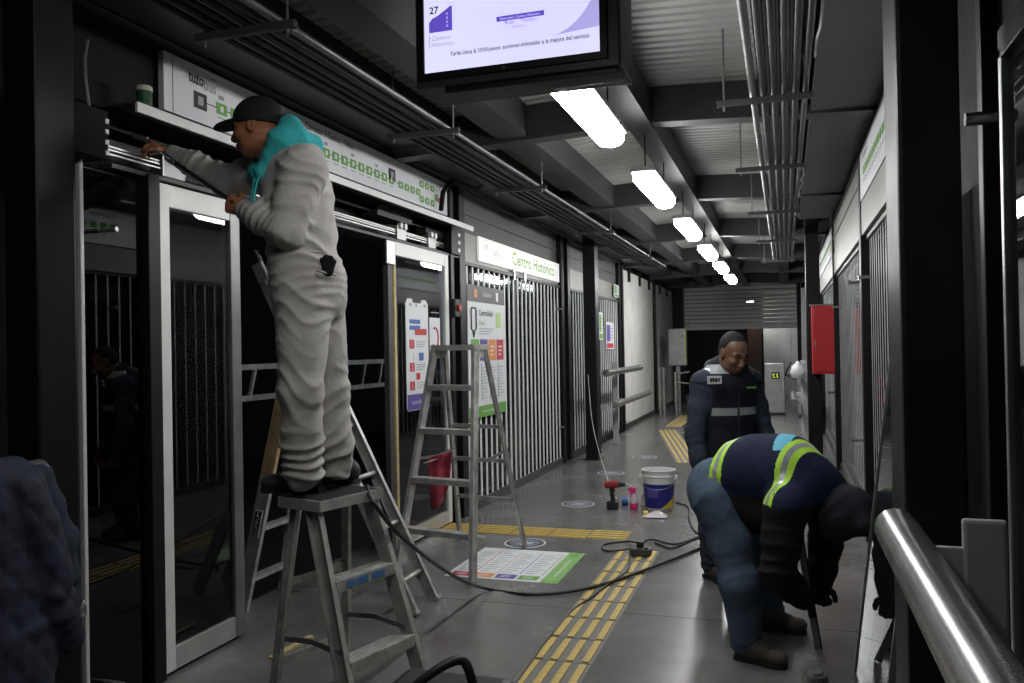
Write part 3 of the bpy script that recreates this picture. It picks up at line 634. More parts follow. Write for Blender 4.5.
pipe_run('cable_rack', 'dark cable conduits on struts running along the right ceiling', (-.14, -.085, -.03, .025, .08, .13), (.02, .024, .022, .026, .022, .018), ('galvanised',)+('dark_steel',)*5, -1.4, 14.7, 2.90, (4.77, 6.64, 8.9, 11.4, 14.2), -.335, .17)
lc = [V(.16, y, 2.86+.05*math.sin(y*5)) for y in np.linspace(3.3, 4.2, 10)]
tag(MB().tube(lc, .006, 6).build('loose_cable', 'galvanised', smooth='auto'), 'thin loose grey cable dangling from the right ceiling rack', 'cable')
lc = [V(.15+.015*math.sin(k*2.), 6.7+k*.16, 2.86+.03*math.cos(k*1.7)) for k in range(9)]
tag(MB().tube(lc, .006, 6).build('loose_cable', 'galvanised', smooth='auto'), 'second loose grey cable further along the right ceiling rack', 'cable')
# information screen
ty = 3.40
a = onY(425, 73, ty); b_ = onY(600, 53, ty); sx0, sx1 = a[0], b_[0]; sz0 = a[2]-.005; SW = sx1-sx0; SH = SW*.5625
tv = thing('information_screen', 'hanging flat screen showing the stop name in purple over white', 'screen', ((sx0+sx1)/2, ty+.1, sz0-.13))
MB().rbox(sx0-.05, sx1+.085, ty+.012, ty+.30, sz0-.06, sz0+SH+.06, .012).build('housing', 'tool_black', tv)
mbz = MB()
mbz.box(sx0-.03, sx1+.03, ty-.008, ty+.012, sz0-.03, sz0-.001); mbz.box(sx0-.03, sx1+.03, ty-.008, ty+.012, sz0+SH+.001, sz0+SH+.03)
mbz.box(sx0-.03, sx0-.001, ty-.008, ty+.012, sz0-.001, sz0+SH+.001); mbz.box(sx1+.001, sx1+.03, ty-.008, ty+.012, sz0-.001, sz0+SH+.001)
mbz.build('bezel', 'black_steel', tv)
dsp = MB().box(sx0, sx1, ty, ty+.012, sz0, sz0+SH).build('display', 'screen_white', tv)
OT = V(sx0, ty, sz0)
def tv_poly(pts, m_, off=.001, nm='graphic'): MB().add([OT+X_*u*SW+Z_*v*SH-Y_*off for u, v in pts], [tuple(range(len(pts)))]).build(nm, m_, dsp)
tv_poly([(.70, .20)]+[(.70+.30*math.sin(t), .20+.62*(1-math.cos(t))) for t in np.linspace(.1, 1.57, 9)]+[(1.0, .24)], 'screen_lilac')
tv_poly([(.03, .40), (.17, .40), (.17, .645), (.155, .64), (.12, .60), (.08, .56), (.05, .54), (.03, .50)], 'screen_purple')
text('lettering', '27', OT+V(.035*SW, -.002, .585*SH), X_, Z_, height=.045*SH*1.6, m='screen_ink', parent=dsp, bold=.02)
text('lettering', 'Centro', OT+V(.045*SW, -.002, .315*SH), X_, Z_, width=.11*SW, m='screen_grey', parent=dsp)
text('lettering', 'Histórico', OT+V(.045*SW, -.002, .255*SH), X_, Z_, width=.135*SW, m='screen_grey', parent=dsp)
tv_poly([(.03, .25), (.034, .25), (.034, .37), (.03, .37)], 'screen_grey')
for k_ in range(4): tv_poly([(.135, .44+.04*k_), (.145, .44+.04*k_), (.145, .46+.04*k_), (.135, .46+.04*k_)], 'screen_lilac', .002)
tv_poly([(.43, .415), (.70, .415), (.70, .465), (.43, .465)], 'screen_purple')
text('lettering', 'Dirección: Centro Histórico', OT+V(.45*SW, -.002, .427*SH), X_, Z_, width=.23*SW, m='screen_white', parent=dsp)
text('lettering', 'Ruta    Tiempo', OT+V(.48*SW, -.002, .365*SH), X_, Z_, width=.18*SW, m='screen_purple', parent=dsp)
text('lettering', 'estimado', OT+V(.52*SW, -.002, .335*SH), X_, Z_, width=.07*SW, m='screen_purple', parent=dsp)
text('lettering', 'Estación', OT+V(.50*SW, -.002, .61*SH), X_, Z_, width=.07*SW, m='screen_purple', parent=dsp)
text('lettering', 'Tarifa única $ 10.00 pesos, acciones enfocadas a la mejora del servicio', OT+V(.155*SW, -.002, .13*SH), X_, Z_, width=.79*SW, height=.058*SH, m='screen_ink', parent=dsp, bold=.012)
MB().tube([(sx0+SW*.47, ty-.009, sz0-.017), (sx0+SW*.47, ty-.007, sz0-.017)], .006, 10).build('power_mark', 'galvanised', tv)
MB().rbox(sx0+SW*.1, sx1+.07, ty+.03, ty+.16, sz0-.085, sz0-.06, .008).build('speaker_bar', 'black_steel', tv)
for x in (sx0+.15, sx1-.15): MB().box(x-.025, x+.025, ty+.14, ty+.19, sz0+SH+.04, 3.35).build('mount_arm', 'black_steel', tv)

# ================================================================== FAR END
FY = 23.05
sh = thing('roller_shutter', 'half-closed grey roller shutter at the far end of the corridor', 'shutter', (-1.1, FY, 1.95))
slm = raw_mesh('slat', MB().prism([(-1.55, 0, 0), (-1.55, -.03, .022), (-1.55, -.042, .055), (-1.55, -.034, .085), (-1.55, 0, .098)], (3.1, 0, 0)), 'shutter_metal', True)
for i in range(14): inst('slat', slm, (-1.13, FY, 2.02+i*.108), sh)
MB().rbox(-2.68, .42, FY-.03, FY+.02, 1.94, 2.03, .008).build('bottom_bar', 'shutter_metal', sh)
for x in (-2.70, .36): MB().rbox(x-.05, x+.05, FY-.06, FY+.06, 0, 3.4, .006).build('guide', 'black_steel', sh)
wf = thing('wall_far', None, None, (-1, 28, 0), kind='structure')
MB().box(-3.1, .7, 28.2, 28.4, 0, 3.4).build('panel', 'black_matte', wf); MB().box(-.62, .9, 26.6, 26.75, 0, 3.2).build('white_partition', 'back_white', wf)
for k_ in range(3): MB().box(-.60+.38*k_, -.595+.38*k_, 26.59, 26.6, 0, 3.2).build('panel_joint', 'grey_print', wf)
tag(MB().rbox(-1.05, -.66, 25.6, 25.9, 0, 2.3, .02).build('brown_cupboard', 'brown_wood'), 'dark brown tall cupboard in the room under the shutter', 'cupboard')
tag(MB().rbox(-1.95, -1.2, 26.2, 26.8, 0, 1.7, .03).build('dark_cabinet', 'black_matte'), 'low black cabinet in the dark room under the shutter', 'cabinet')
# wall box on a stand (ticket validator) and gate bars
cb = thing('control_cabinet', 'grey metal control cabinet with a green edge near the shutter', 'cabinet', (-2.62, 19.6, 1.05))
cx0, cx1 = onY(668, 340, 19.6)[0], onY(686, 340, 19.6)[0]
MB().rbox(cx0, cx1, 19.6, 19.85, 1.07, 1.93, .015).build('body', 'brushed_steel', cb); MB().rbox(cx0+.015, cx1-.045, 19.59, 19.6, 1.1, 1.9, .003).build('door', 'brushed_steel', cb)
MB().box(cx1-.035, cx1-.003, 19.592, 19.6, 1.09, 1.91).build('green_edge', 'green_letter', cb); MB().rbox(cx1-.09, cx1-.07, 19.58, 19.59, 1.72, 1.78, .003).build('lock', 'tool_black', cb)
MB().rbox((cx0+cx1)/2-.05, (cx0+cx1)/2+.05, 19.68, 19.78, 0, 1.07, .01).build('stand', 'brushed_steel', cb)
gt = thing('tripod_gate', 'steel tube gate post group left of the control cabinet', 'gate', (-2.7, 18.9, 0))
for (u, h_) in ((660, 1.05), (664, 1.05), (676, .95)):
    x = onY(u, 380, 18.9)[0]; MB().tube([(x, 18.9, 0), (x, 18.9, h_)], .045, 14).build('post', 'stainless', gt, 'auto')
xa = onY(676, 380, 18.9)[0]; MB().tube([(xa, 18.9, .72), (xa+.38, 18.85, .68)], .02, 10).build('arm', 'stainless', gt, 'auto'); MB().tube([(xa, 18.9, .9), (xa+.30, 18.9, .95)], .02, 10).build('arm', 'stainless', gt, 'auto')
def turnstile(u0, u1, Y, zt, label, sign):
    x0, x1 = onY(u0, 380, Y)[0], onY(u1, 380, Y)[0]
    t = thing('turnstile', label, 'turnstile', ((x0+x1)/2, Y, 0))
    MB().rbox(x0, x1, Y, Y+.9, .04, zt, .03).build('cabinet', 'brushed_steel', t); MB().rbox(x0+.03, x1-.03, Y+.03, Y+.87, 0, .04, .004).build('plinth', 'tool_black', t)
    MB().rbox(x0+.015, x1-.015, Y-.004, Y, .08, zt-.06, .002).build('front_panel', 'brushed_steel', t)
    if sign:
        c = V((x0+x1)/2+.02, Y-.006, zt-.28)
        p_ = MB().box(c[0]-.085, c[0]+.085, c[1]-.004, c[1]+.002, c[2]-.075, c[2]+.075).build('pictogram_plate', 'tool_black', t)
        for (du, dv, w_, h_) in ((-.04, .03, .05, .02), (.03, .02, .022, .05), (-.03, -.035, .045, .02), (.035, -.03, .03, .03), (-.05, 0, .02, .03)): MB().box(c[0]+du-w_/2, c[0]+du+w_/2, c[1]-.008, c[1]-.004, c[2]+dv-h_/2, c[2]+dv+h_/2).build('arrow_mark', 'pictogram_yellow', p_)
    for k_ in range(3 if sign else 0):
        g_ = 2.1*k_+.4; MB().tube([(x1, Y+.45, .85), (x1+.33*abs(math.cos(g_))+.1, Y+.45+.1*math.sin(g_), .85-.28*math.sin(g_))], .018, 8).build('arm', 'stainless', t, 'auto')
turnstile(764.5, 785, 18.9, 1.13, 'grey turnstile with a yellow arrow pictogram under the shutter', True)
turnstile(797, 812, 18.4, 1.0, 'second grey turnstile half hidden by the far right column', False)
bg = MB(); bc = onY(798, 372, 13.1); bg.lathe([(.02, -.10), (.09, -.08), (.11, 0), (.08, .09), (.03, .13), (.02, .16)], bc, 12)
tag(bg.build('plastic_bag', 'board_white', smooth=True), 'white plastic bag hanging on the far right barrier', 'bag')
# railing outside the open doorway
og = thing('street_railing', 'aluminium railing standing outside beyond the open doorway', 'railing', (-4.6, 6.0, -.95))
for z in (1.14, 1.42): MB().bar((-4.6, 4.6, z), (-4.6, 9.4, z), Z_, .05, .03).build('rail', 'ladder_alu', og)
for y in np.arange(4.75, 9.4, .42): MB().bar((-4.6, y, 1.14), (-4.6, y+.10, 1.42), Y_, .035, .025).build('baluster', 'ladder_alu', og)
for y in (4.8, 7.0, 9.2): MB().box(-4.63, -4.57, y-.03, y+.03, -.95, 1.14).build('post', 'galvanised', og)

# ================================================================== FLOOR FITTINGS
tp = thing('tactile_strip', 'yellow tactile guide strip running along the grey floor', 'tactile paving', (-1.1, 4.5, 0))
bm_l = raw_mesh('tactile_bar', MB().rbox(-.019, .019, -.15, .15, 0, .006, .004), 'tactile_yellow')
for i in range(14):
    yc = 6.32-.333*i-.165
    MB().rbox(-1.235, -.925, yc-.163, yc+.163, 0, .0015, .0006).build('tile', 'tactile_base', tp)
    for k_ in range(4): inst('tactile_bar', bm_l, (-1.198+k_*.079, yc+random.uniform(-.004, .004), .0015), tp)
t2 = thing('tactile_strip', 'yellow tactile strip crossing toward the left doors', 'tactile paving', (-1.9, 6.75, 0))
bm_c = raw_mesh('tactile_bar', MB().rbox(-.15, .15, -.019, .019, 0, .006, .004), 'tactile_yellow')
for i in range(5):
    xc = -1.40-.325*i; yy = 6.775-(.02 if i > 0 else 0)
    MB().rbox(xc-.16, xc+.16, yy-.165, yy+.165, 0, .0015, .0006).build('tile', 'tactile_tile', t2)
    for k_ in range(4): inst('tactile_bar', bm_c, (xc, yy-.115+k_*.077, .0015), t2)
t3 = thing('tactile_strip', 'distant yellow tactile strip slanting across the floor behind the bucket', 'tactile paving', (-1.6, 13.3, 0))
pa, pb_ = onZ(689, 463), onZ(667, 430); dv = nrm(pb_-pa); sv = np.cross(dv, Z_); L = np.linalg.norm(pb_-pa); ang = math.atan2(dv[1], dv[0])-math.pi/2
n = int(L/.333)
for i in range(n):
    c = pa+dv*(.333*(i+.5))
    MB().obox(c+Z_*.0008, sv*.17, dv*.163, Z_*.0008).build('tile', 'tactile_base', t3)
    for k_ in range(4): inst('tactile_bar', bm_l, c+sv*(-.118+.079*k_)+Z_*.0015, t3, (0, 0, ang))
t4 = thing('tactile_strip', 'farthest yellow tactile strip leading to the turnstiles', 'tactile paving', (-2.0, 17, 0))
for i in range(8):
    c = onZ(668, 428)+V(.06, .35+.333*i, 0)
    MB().obox(c+Z_*.0008, X_*.16, Y_*.163, Z_*.0008).build('tile', 'tactile_base', t4)
    for k_ in range(4): inst('tactile_bar', bm_l, c+X_*(-.118+.079*k_)+Z_*.0015, t4)
# floor poster
fp = thing('floor_decal', 'square white floor decal with coloured columns and a green edge', 'decal', (-1.85, 5.7, 0))
FO = V(-2.25, 5.30, .0015); MB().box(-2.25, -1.45, 5.30, 6.12, 0, .0015).build('sheet', 'poster_white', fp)
plate(fp, 'footer', FO, X_, Y_, .68, .80, 0, .82, 'green_edge', 0, .0008)
text('lettering', 'www.tuzobus', FO+V(.755, .15, .0014), Y_, -X_, width=.45, height=.04, m='poster_white', parent=fp)
for i, m_ in enumerate(('red_print', 'orange_print', 'purple_print', 'green_print')):
    q = plate(fp, 'colour_square', FO, X_, Y_, .03+.16*i, .17+.16*i, .03, .13, m_, 0, .0008)
    for j in range(2): plate(q, 'text_line', FO, X_, Y_, .06+.16*i, .13+.16*i, .06+.03*j, .07+.03*j, 'poster_white', .0009, .0004)
    plate(fp, 'route_line', FO, X_, Y_, .17+.16*i, .176+.16*i, .16, .74, m_, 0, .0008)
    for j in range(10): plate(fp, 'text_line', FO, X_, Y_, .04+.16*i, .11+.16*i+.02*((3*i+j) % 3), .18+.055*j, .192+.055*j, 'grey_print', 0, .0006)
plate(fp, 'emblem', FO, X_, Y_, .70, .77, .70, .78, 'green_print', .0009, .0005)
def round_decal(u, v_, r, lab):
    c = onZ(u, v_); t = thing('floor_sticker', lab, 'decal', (c[0], c[1], 0), 'round floor stickers')
    MB().lathe([(r, 0), (r, .001), (.001, .001)], (c[0], c[1], 0), 32).build('sheet', 'poster_white', t)
    MB().lathe([(r*.92, .001), (r*.92, .0016), (.001, .0016)], (c[0], c[1], 0), 32).build('print', 'dark_panel', t)
    MB().lathe([(r*.74, .0016), (r*.74, .0019), (.001, .0019)], (c[0], c[1], 0), 32).build('print', 'sticker_grey', t)
    for (ux, uy, w_, h_) in ((-.1, .2, .35, .12), (.1, -.1, .45, .12), (-.2, -.3, .25, .1), (.28, .12, .18, .12)): MB().box(c[0]+ux*r-w_*r/2, c[0]+ux*r+w_*r/2, c[1]+uy*r-h_*r/2, c[1]+uy*r+h_*r/2, .0019, .0022).build('footprint_mark', 'poster_white', t)
round_decal(578, 504, .165, 'round blue and white floor sticker left of the drill'); round_decal(525, 543, .165, 'round floor sticker at the foot of the far step ladder'); round_decal(611, 473, .165, 'round pale floor sticker behind the drill'); round_decal(645, 457, .165, 'farthest round pale floor sticker beyond the bucket')
tag(MB().obox((onZ(270, 660)+onZ(312, 637))/2+Z_*.006, nrm(onZ(312, 637)-onZ(270, 660))*.17, np.cross(nrm(onZ(312, 637)-onZ(270, 660)), Z_)*.016, Z_*.006).build('wooden_strip', 'wood_pale'), 'pale wooden strip lying on the floor under the step stool', 'strip')
# ================================================================== LADDERS
def rungs(mb_fn, p0a, p1a, p0b, p1b, ts): return [(p0a+(p1a-p0a)*t, p0b+(p1b-p0b)*t) for t in ts]
# --- step stool the worker stands on
ZT = .93
FL = onZ(358, 745); wv = nrm(.24*Rv+.36*nrm(V(Fv[0], Fv[1], 0))); dvv = np.cross(Z_, wv); FR, BL = FL+wv*.43, FL+dvv*.50; BR = BL+wv*.43
tc_ = FL+wv*.215+dvv*.345
st = thing('step_stool', 'worn aluminium step stool the worker in grey stands on', 'step stool', tc_)
TFL, TFR = tc_+V(0, 0, ZT-.02)-wv*.155-dvv*.06, tc_+V(0, 0, ZT-.02)+wv*.155-dvv*.06
TBL, TBR = tc_+V(0, 0, ZT-.02)-wv*.14+dvv*.06, tc_+V(0, 0, ZT-.02)+wv*.14+dvv*.06
for (a_, b_, fl) in ((FL, TFL, 1), (FR, TFR, -1)):
    q = MB().channel(a_, b_, dvv, .075, .025, flip=fl).build('front_rail', 'ladder_dirty', st)
    MB().bar(a_, a_+nrm(b_-a_)*.05, dvv, .085, .04).build('foot_cap', 'tool_black', q)
for (a_, b_, fl) in ((BL, TBL, 1), (BR, TBR, -1)):
    q = MB().channel(a_, b_, dvv, .04, .02, flip=fl).build('rear_leg', 'ladder_alu', st); MB().bar(a_, a_+nrm(b_-a_)*.04, dvv, .05, .03).build('foot_cap', 'tool_black', q)
for t_ in (.33, .665):
    a_, b_ = FL+(TFL-FL)*t_, FR+(TFR-FR)*t_
    s_ = MB().obox((a_+b_)/2, (b_-a_)/2, dvv*.045, Z_*.004).obox((a_+b_)/2-dvv*.043-Z_*.022, (b_-a_)/2, dvv*.003, Z_*.022).obox((a_+b_)/2+dvv*.043-Z_*.022, (b_-a_)/2, dvv*.003, Z_*.022).build('step', 'ladder_dirty', st)
    for k_ in range(4): MB().obox((a_+b_)/2+dvv*(-.03+.02*k_)+Z_*.0055, (b_-a_)/2*.95, dvv*.004, Z_*.0015).build('tread_rib', 'ladder_alu', s_)
    if t_ > .5:
        for (g_, w_) in ((-.55, .14), (-.15, .2), (.4, .22)): MB().obox((a_+b_)/2+(b_-a_)/2*g_-dvv*.0475-Z_*.02, (b_-a_)/2*w_, dvv*.0008, Z_*.014).build('paint_stain', 'paint_blue', s_)
pp = FR+(TFR-FR)*.5; MB().bar(pp+wv*.005-dvv*.01, pp+wv*.005-dvv*.01+(TFR-FR)*.12, dvv, .03, .002).build('paint_stain', 'paint_blue', st)
tpl = MB().obox(tc_+Z_*(ZT-.008), wv*.185, dvv*.125, Z_*.008).build('top_plate', 'tool_black', st)
for sg in (-1, 1): MB().obox(tc_+Z_*(ZT-.02)+dvv*.125*sg, wv*.19, dvv*.004, Z_*.022).build('top_lip', 'ladder_dirty', tpl); MB().obox(tc_+Z_*(ZT-.02)+wv*.188*sg, wv*.004, dvv*.125, Z_*.022).build('top_lip', 'ladder_dirty', tpl)
for t_ in (.25, .62): a_, b_ = BL+(TBL-BL)*t_, BR+(TBR-BR)*t_; MB().bar(a_, b_, Z_, .03, .012).build('rear_brace', 'ladder_alu', st)
for (a_, b_, c_, d_) in ((FL, TFL, BL, TBL), (FR, TFR, BR, TBR)):
    p_, q_ = a_+(b_-a_)*.36, c_+(d_-c_)*.36; mid = (p_+q_)/2+Z_*.02
    MB().bar(p_, mid, Z_, .022, .005).bar(mid, q_, Z_, .022, .005).build('spreader', 'galvanised', st)
# --- tall folding ladder in the doorway
la = thing('folding_ladder', 'tall open aluminium folding ladder behind the worker in grey', 'ladder', (-2.5, 4.6, 0))
for_top = onY(253, 257, 4.45); A0n, A0f = V(-2.09, 4.45, 0), V(-2.09, 4.77, 0)
A1n, A1f = for_top, for_top+V(0, .27, 0)
hn = onY(272, 345, 4.45); th_ = (hn[2])/(A1n[2]); Hn, Hf = A0n+(A1n-A0n)*th_, A0f+(A1f-A0f)*th_
S0n = onZ(240, 612); S0f = S0n+V(0, .48, 0)
yv = Y_
for (a_, b_, fl) in ((A0n, A1n, 1), (A0f, A1f, -1)):
    q = MB().channel(a_, b_, X_, .07, .028, flip=fl).build('long_rail', 'ladder_alu', la)
    MB().bar(a_, a_+nrm(b_-a_)*.015, X_, .085, .05).build('foot', 'ladder_alu', q)
    MB().bar(b_-nrm(b_-a_)*.05, b_+nrm(b_-a_)*.03, X_, .076, .034).build('end_cap', 'tool_black', q)
for i, (a_, b_) in enumerate(((S0n, Hn), (S0f, Hf))):
    d_ = b_-a_
    q = MB().channel(a_, a_+d_*.50, X_, .085, .03, flip=1-2*i).build('short_rail', 'ladder_alu', la); MB().channel(a_+d_*.50, b_, X_, .085, .03, flip=1-2*i).build('short_rail', 'ladder_orange', la)
    if i == 0:
        sd = nrm(X_-nrm(d_)*(X_@nrm(d_))); nm_ = -Y_
        c = a_+d_*.275+nm_*.004
        lb = MB().bar(c, c+d_*.10, X_, .05, .003).build('brand_label', 'board_white', q); MB().bar(c+d_*.003+nm_*.001, c+d_*.097+nm_*.001, X_, .043, .003).build('label_field', 'dark_print', q)
        L_ = np.linalg.norm(d_)*.088
        text('lettering', 'CUPRUM', c+d_*.006+nm_*.0035+sd*.012, nrm(d_), -sd, width=L_, height=.024, m='board_white', parent=q)
for z in np.arange(.18, 2.0, .30):
    t_ = z/A1n[2]
    if t_ < .97:
        a_, b_ = A0n+(A1n-A0n)*t_, A0f+(A1f-A0f)*t_
        q = MB().tube([a_-Y_*.01, b_+Y_*.01], .016, 10).build('rung', 'ladder_alu', la, 'auto')
    t_ = z/Hn[2]
    if t_ < .95:
        a_, b_ = S0n+(Hn-S0n)*t_, S0f+(Hf-S0f)*t_; MB().bar(a_, b_, X_, .06, .025).build('step', 'ladder_alu', la)
for p_ in (Hn, Hf): MB().tube([p_-Y_*.03, p_+Y_*.03], .035, 14).build('hinge', 'brushed_steel', la, 'auto')
# --- smaller A ladder by the far leaf
lb_ = thing('step_ladder', 'bare aluminium step ladder standing open by the far door leaf', 'ladder', (-2.24, 5.65, 0))
F0, F1 = V(-2.56, 5.22, 0), V(-1.97, 5.09, 0); R0, R1 = V(-2.52, 6.30, 0), V(-1.95, 6.18, 0); zt = 1.555
c0, c1 = V(-2.42, 5.62, zt), V(-2.10, 5.56, zt); k0, k1 = V(-2.40, 5.76, zt), V(-2.08, 5.70, zt)
wv2 = nrm(F1-F0); dv2 = np.cross(Z_, wv2)
for (a_, b_, fl) in ((F0, c0, 1), (F1, c1, -1)):
    q = MB().channel(a_, b_, dv2, .06, .025, flip=fl).build('front_rail', 'ladder_alu', lb_); MB().bar(a_, a_+Z_*.04, dv2, .07, .04).build('foot_cap', 'ladder_alu', q)
for (a_, b_, fl) in ((R0, k0, 1), (R1, k1, -1)):
    q = MB().channel(a_, b_, dv2, .04, .02, flip=fl).build('rear_rail', 'ladder_alu', lb_); MB().bar(a_, a_+Z_*.03, dv2, .05, .03).build('foot_cap', 'ladder_alu', q)
for t_ in (.205, .42, .635, .83):
    a_, b_ = F0+(c0-F0)*t_, F1+(c1-F1)*t_
    MB().obox((a_+b_)/2, (b_-a_)/2, dv2*.04, Z_*.004).obox((a_+b_)/2-dv2*.038-Z_*.016, (b_-a_)/2, dv2*.003, Z_*.018).build('step', 'ladder_alu', lb_)
for t_ in (.25, .45, .62): a_, b_ = R0+(k0-R0)*t_, R1+(k1-R1)*t_; MB().bar(a_, b_, Z_, .03, .012).build('rear_brace', 'ladder_alu', lb_)
cp = MB().obox((c0+k1)/2+Z_*.005, (c1-c0)/2*1.12, dv2*.10, Z_*.02).build('top_cap', 'ladder_dirty', lb_)
for p_ in (c0, c1): MB().obox(p_-Z_*.04+dv2*.05, wv2*.006, dv2*.07, Z_*.03).build('cap_bracket', 'ladder_dirty', cp)
for (a_, b_, c_, d_) in ((F0, c0, R0, k0), (F1, c1, R1, k1)):
    p_, q_ = a_+(b_-a_)*.50, c_+(d_-c_)*.50; mid = (p_+q_)/2-Z_*.02; MB().bar(p_, mid, Z_, .02, .005).bar(mid, q_, Z_, .02, .005).build('spreader', 'galvanised', lb_)
a_ = F0+(c0-F0)*.05; b_ = R1+(k1-R1)*.22; MB().bar(F1+(c1-F1)*.2, R1+(k1-R1)*.05+V(-.3, 0, 0), Z_, .02, .006).build('diagonal_brace', 'ladder_alu', lb_)
# red rag hung on the step ladder
rg = [P(440, 452, 5.95), P(449, 450, 6.05)]
NU, NV = 9, 14; vs = []; fs = []
for j in range(NV):
    f_ = j/(NV-1)
    for i in range(NU):
        e = i/(NU-1); u = 428+e*(24-6*f_)+4*f_; v_ = 458-7*e+f_*(58-26*e*e-6*(1-e)) if True else 0
        vs.append(P(u, v_, 6.0+.035*math.sin(e*9+f_*2)+.02*math.sin(f_*7)))
for j in range(NV-1):
    for i in range(NU-1): fs.append((j*NU+i, j*NU+i+1, (j+1)*NU+i+1, (j+1)*NU+i))
rag = MB().add(vs, fs).build('red_rag', 'rag_red', smooth=True); tag(rag, 'red cloth rag hanging inside the bare step ladder', 'rag')
md = rag.modifiers.new('thick', 'SOLIDIFY'); md.thickness = .006
tag(MB().tube([P(424, 463, 5.9), P(440, 458, 6.0), P(454, 450, 6.1)], .003, 6).build('string', 'cable_white'), 'thin string the red rag hangs from', 'string')

# ================================================================== SMALL THINGS ON THE FLOOR
bk = thing('paint_bucket', 'white plastic bucket with a blue and yellow label on the floor', 'bucket', onZ(657, 511)+V(0, .14, 0))
C = ORG[bk]; hb = .365; prof = [(.125, 0), (.128, .005), (.152, hb-.06), (.158, hb-.055), (.158, hb-.045), (.153, hb-.04), (.156, hb), (.162, hb), (.162, hb+.006), (.150, hb+.006), (.146, hb-.02), (.120, .012), (.001, .012)]
MB().lathe(prof, C, 36).build('body', 'bucket_white', bk, 'auto')
def lab(z0, z1, g0, g1, m_, off, cut=None, nm='label'):
    n_ = 22; vs = []; fs = []
    for i in range(n_+1):
        g_ = g0+(g1-g0)*i/n_; zt_ = z1 if cut is None else z0+(z1-z0)*cut(i/n_)
        for z in (z0, max(zt_, z0+.001)): r_ = .128+(.152-.128)*(z/(hb-.06))+off; vs.append((C[0]+r_*math.cos(g_), C[1]+r_*math.sin(g_), C[2]+z))
    for i in range(n_): fs.append((2*i, 2*i+2, 2*i+3, 2*i+1))
    return MB().add(vs, fs).build(nm, m_, bk, True)
lab(.02, .245, math.radians(-165), math.radians(5), 'bucket_blue', .0015)
lab(.02, .15, math.radians(-75), math.radians(5), 'bucket_yellow', .0025, cut=lambda t: t)
lab(.12, .21, math.radians(-130), math.radians(-85), 'purple_print', .0022)
lab(.02, .24, math.radians(-190), math.radians(-165), 'grey_print', .001)
for sg in (-1, 1): MB().rbox(C[0]+sg*.165-.015, C[0]+sg*.165+.015, C[1]-.02, C[1]+.02, hb-.085, hb-.05, .005).build('ear', 'bucket_white', bk)
MB().tube([C+V(.175*math.cos(t), .155*math.sin(t)*.6-.11*abs(math.sin(t)), hb-.07-.09*abs(math.sin(t))) for t in np.linspace(math.pi, 2*math.pi, 14)], .003, 6).build('handle', 'galvanised', bk)
dr = thing('cordless_drill', 'dark cordless drill standing on its battery on the floor', 'drill', onZ(613, 509)); C = ORG[dr]
MB().rbox(C[0]-.055, C[0]+.05, C[1]-.04, C[1]+.04, 0, .075, .012).build('battery', 'tool_black', dr)
MB().obox(C+V(-.004, 0, .135), X_*.018+Z_*.0, Y_*.02, Z_*.075-X_*.008).build('grip', 'tool_black', dr)
MB().tube([C+V(-.075, 0, .225), C+V(-.06, 0, .228), C+V(.06, 0, .238)], [.03, .036, .034], 14).build('motor_body', 'tool_red', dr, 'auto')
MB().tube([C+V(.06, 0, .238), C+V(.10, 0, .24), C+V(.125, 0, .242)], [.028, .024, .012], 12).build('chuck', 'tool_black', dr, 'auto'); MB().tube([C+V(.125, 0, .242), C+V(.21, 0, .215)], .004, 6).build('bit', 'galvanised', dr)
MB().rbox(C[0]+.012, C[0]+.026, C[1]-.008, C[1]+.008, .165, .2, .004).build('trigger', 'tool_red', dr)
sb = thing('spray_bottle', 'clear spray bottle with a pink head beside the bucket', 'bottle', onZ(634, 509)); C = ORG[sb]
MB().lathe([(.035, 0), (.04, .01), (.04, .06)], C, 18).build('pink_liquid', 'pink_plastic', sb, 'auto'); MB().lathe([(.04, .06), (.038, .09), (.02, .135), (.014, .15)], C, 18).build('bottle', 'clear_plastic', sb, 'auto')
q = MB().rbox(C[0]-.05, C[0]+.025, C[1]-.014, C[1]+.014, .165, .205, .008).build('spray_head', 'pink_plastic', sb); MB().rbox(C[0]-.035, C[0]-.02, C[1]-.008, C[1]+.008, .115, .17, .004).build('trigger', 'pink_plastic', q); MB().lathe([(.018, .148), (.018, .168)], C, 12).build('collar', 'pink_plastic', sb)
cp_ = onZ(625, 505); kn = thing('tape_roll', 'small blue and white roll lying between the drill and spray bottle', 'tape', cp_)
MB().tube([cp_+V(-.03, 0, .04), cp_+V(.03, .01, .04)], .04, 18).build('roll', 'blue_print', kn, 'auto'); MB().tube([cp_+V(-.034, 0, .04), cp_+V(.034, .011, .04)], .024, 14).build('core', 'bucket_white', kn, 'auto')
pc = onZ(655, 517); pk = thing('plastic_packet', 'crumpled clear plastic packet lying in front of the bucket', 'packet', pc)
mbp = MB(); vs = []; fs = []
for j in range(6):
    for i in range(10):
        e, f_ = i/9-.5, j/5-.5; edge = (1-4*e*e)*(1-4*f_*f_); vs.append(pc+V(e*.22, f_*.14+.02*e, .008+.05*edge**.5*(.7+.3*math.sin(7*e+5*f_))))
for j in range(5):
    for i in range(9): fs.append((j*10+i, j*10+i+1, (j+1)*10+i+1, (j+1)*10+i))
mbp.add(vs, fs); mbp.build('film', 'clear_plastic', pk, True); MB().tube([pc+V(-.10, -.03, .03), pc+V(-.06, -.02, .03)], .028, 12).build('cap', 'bucket_yellow', pk, 'auto')
pu = onZ(646, 505); pj = thing('clear_bag', 'loose clear plastic sheet bunched between bottle and bucket', 'plastic sheet', pu)
mbp = MB(); vs = []; fs = []
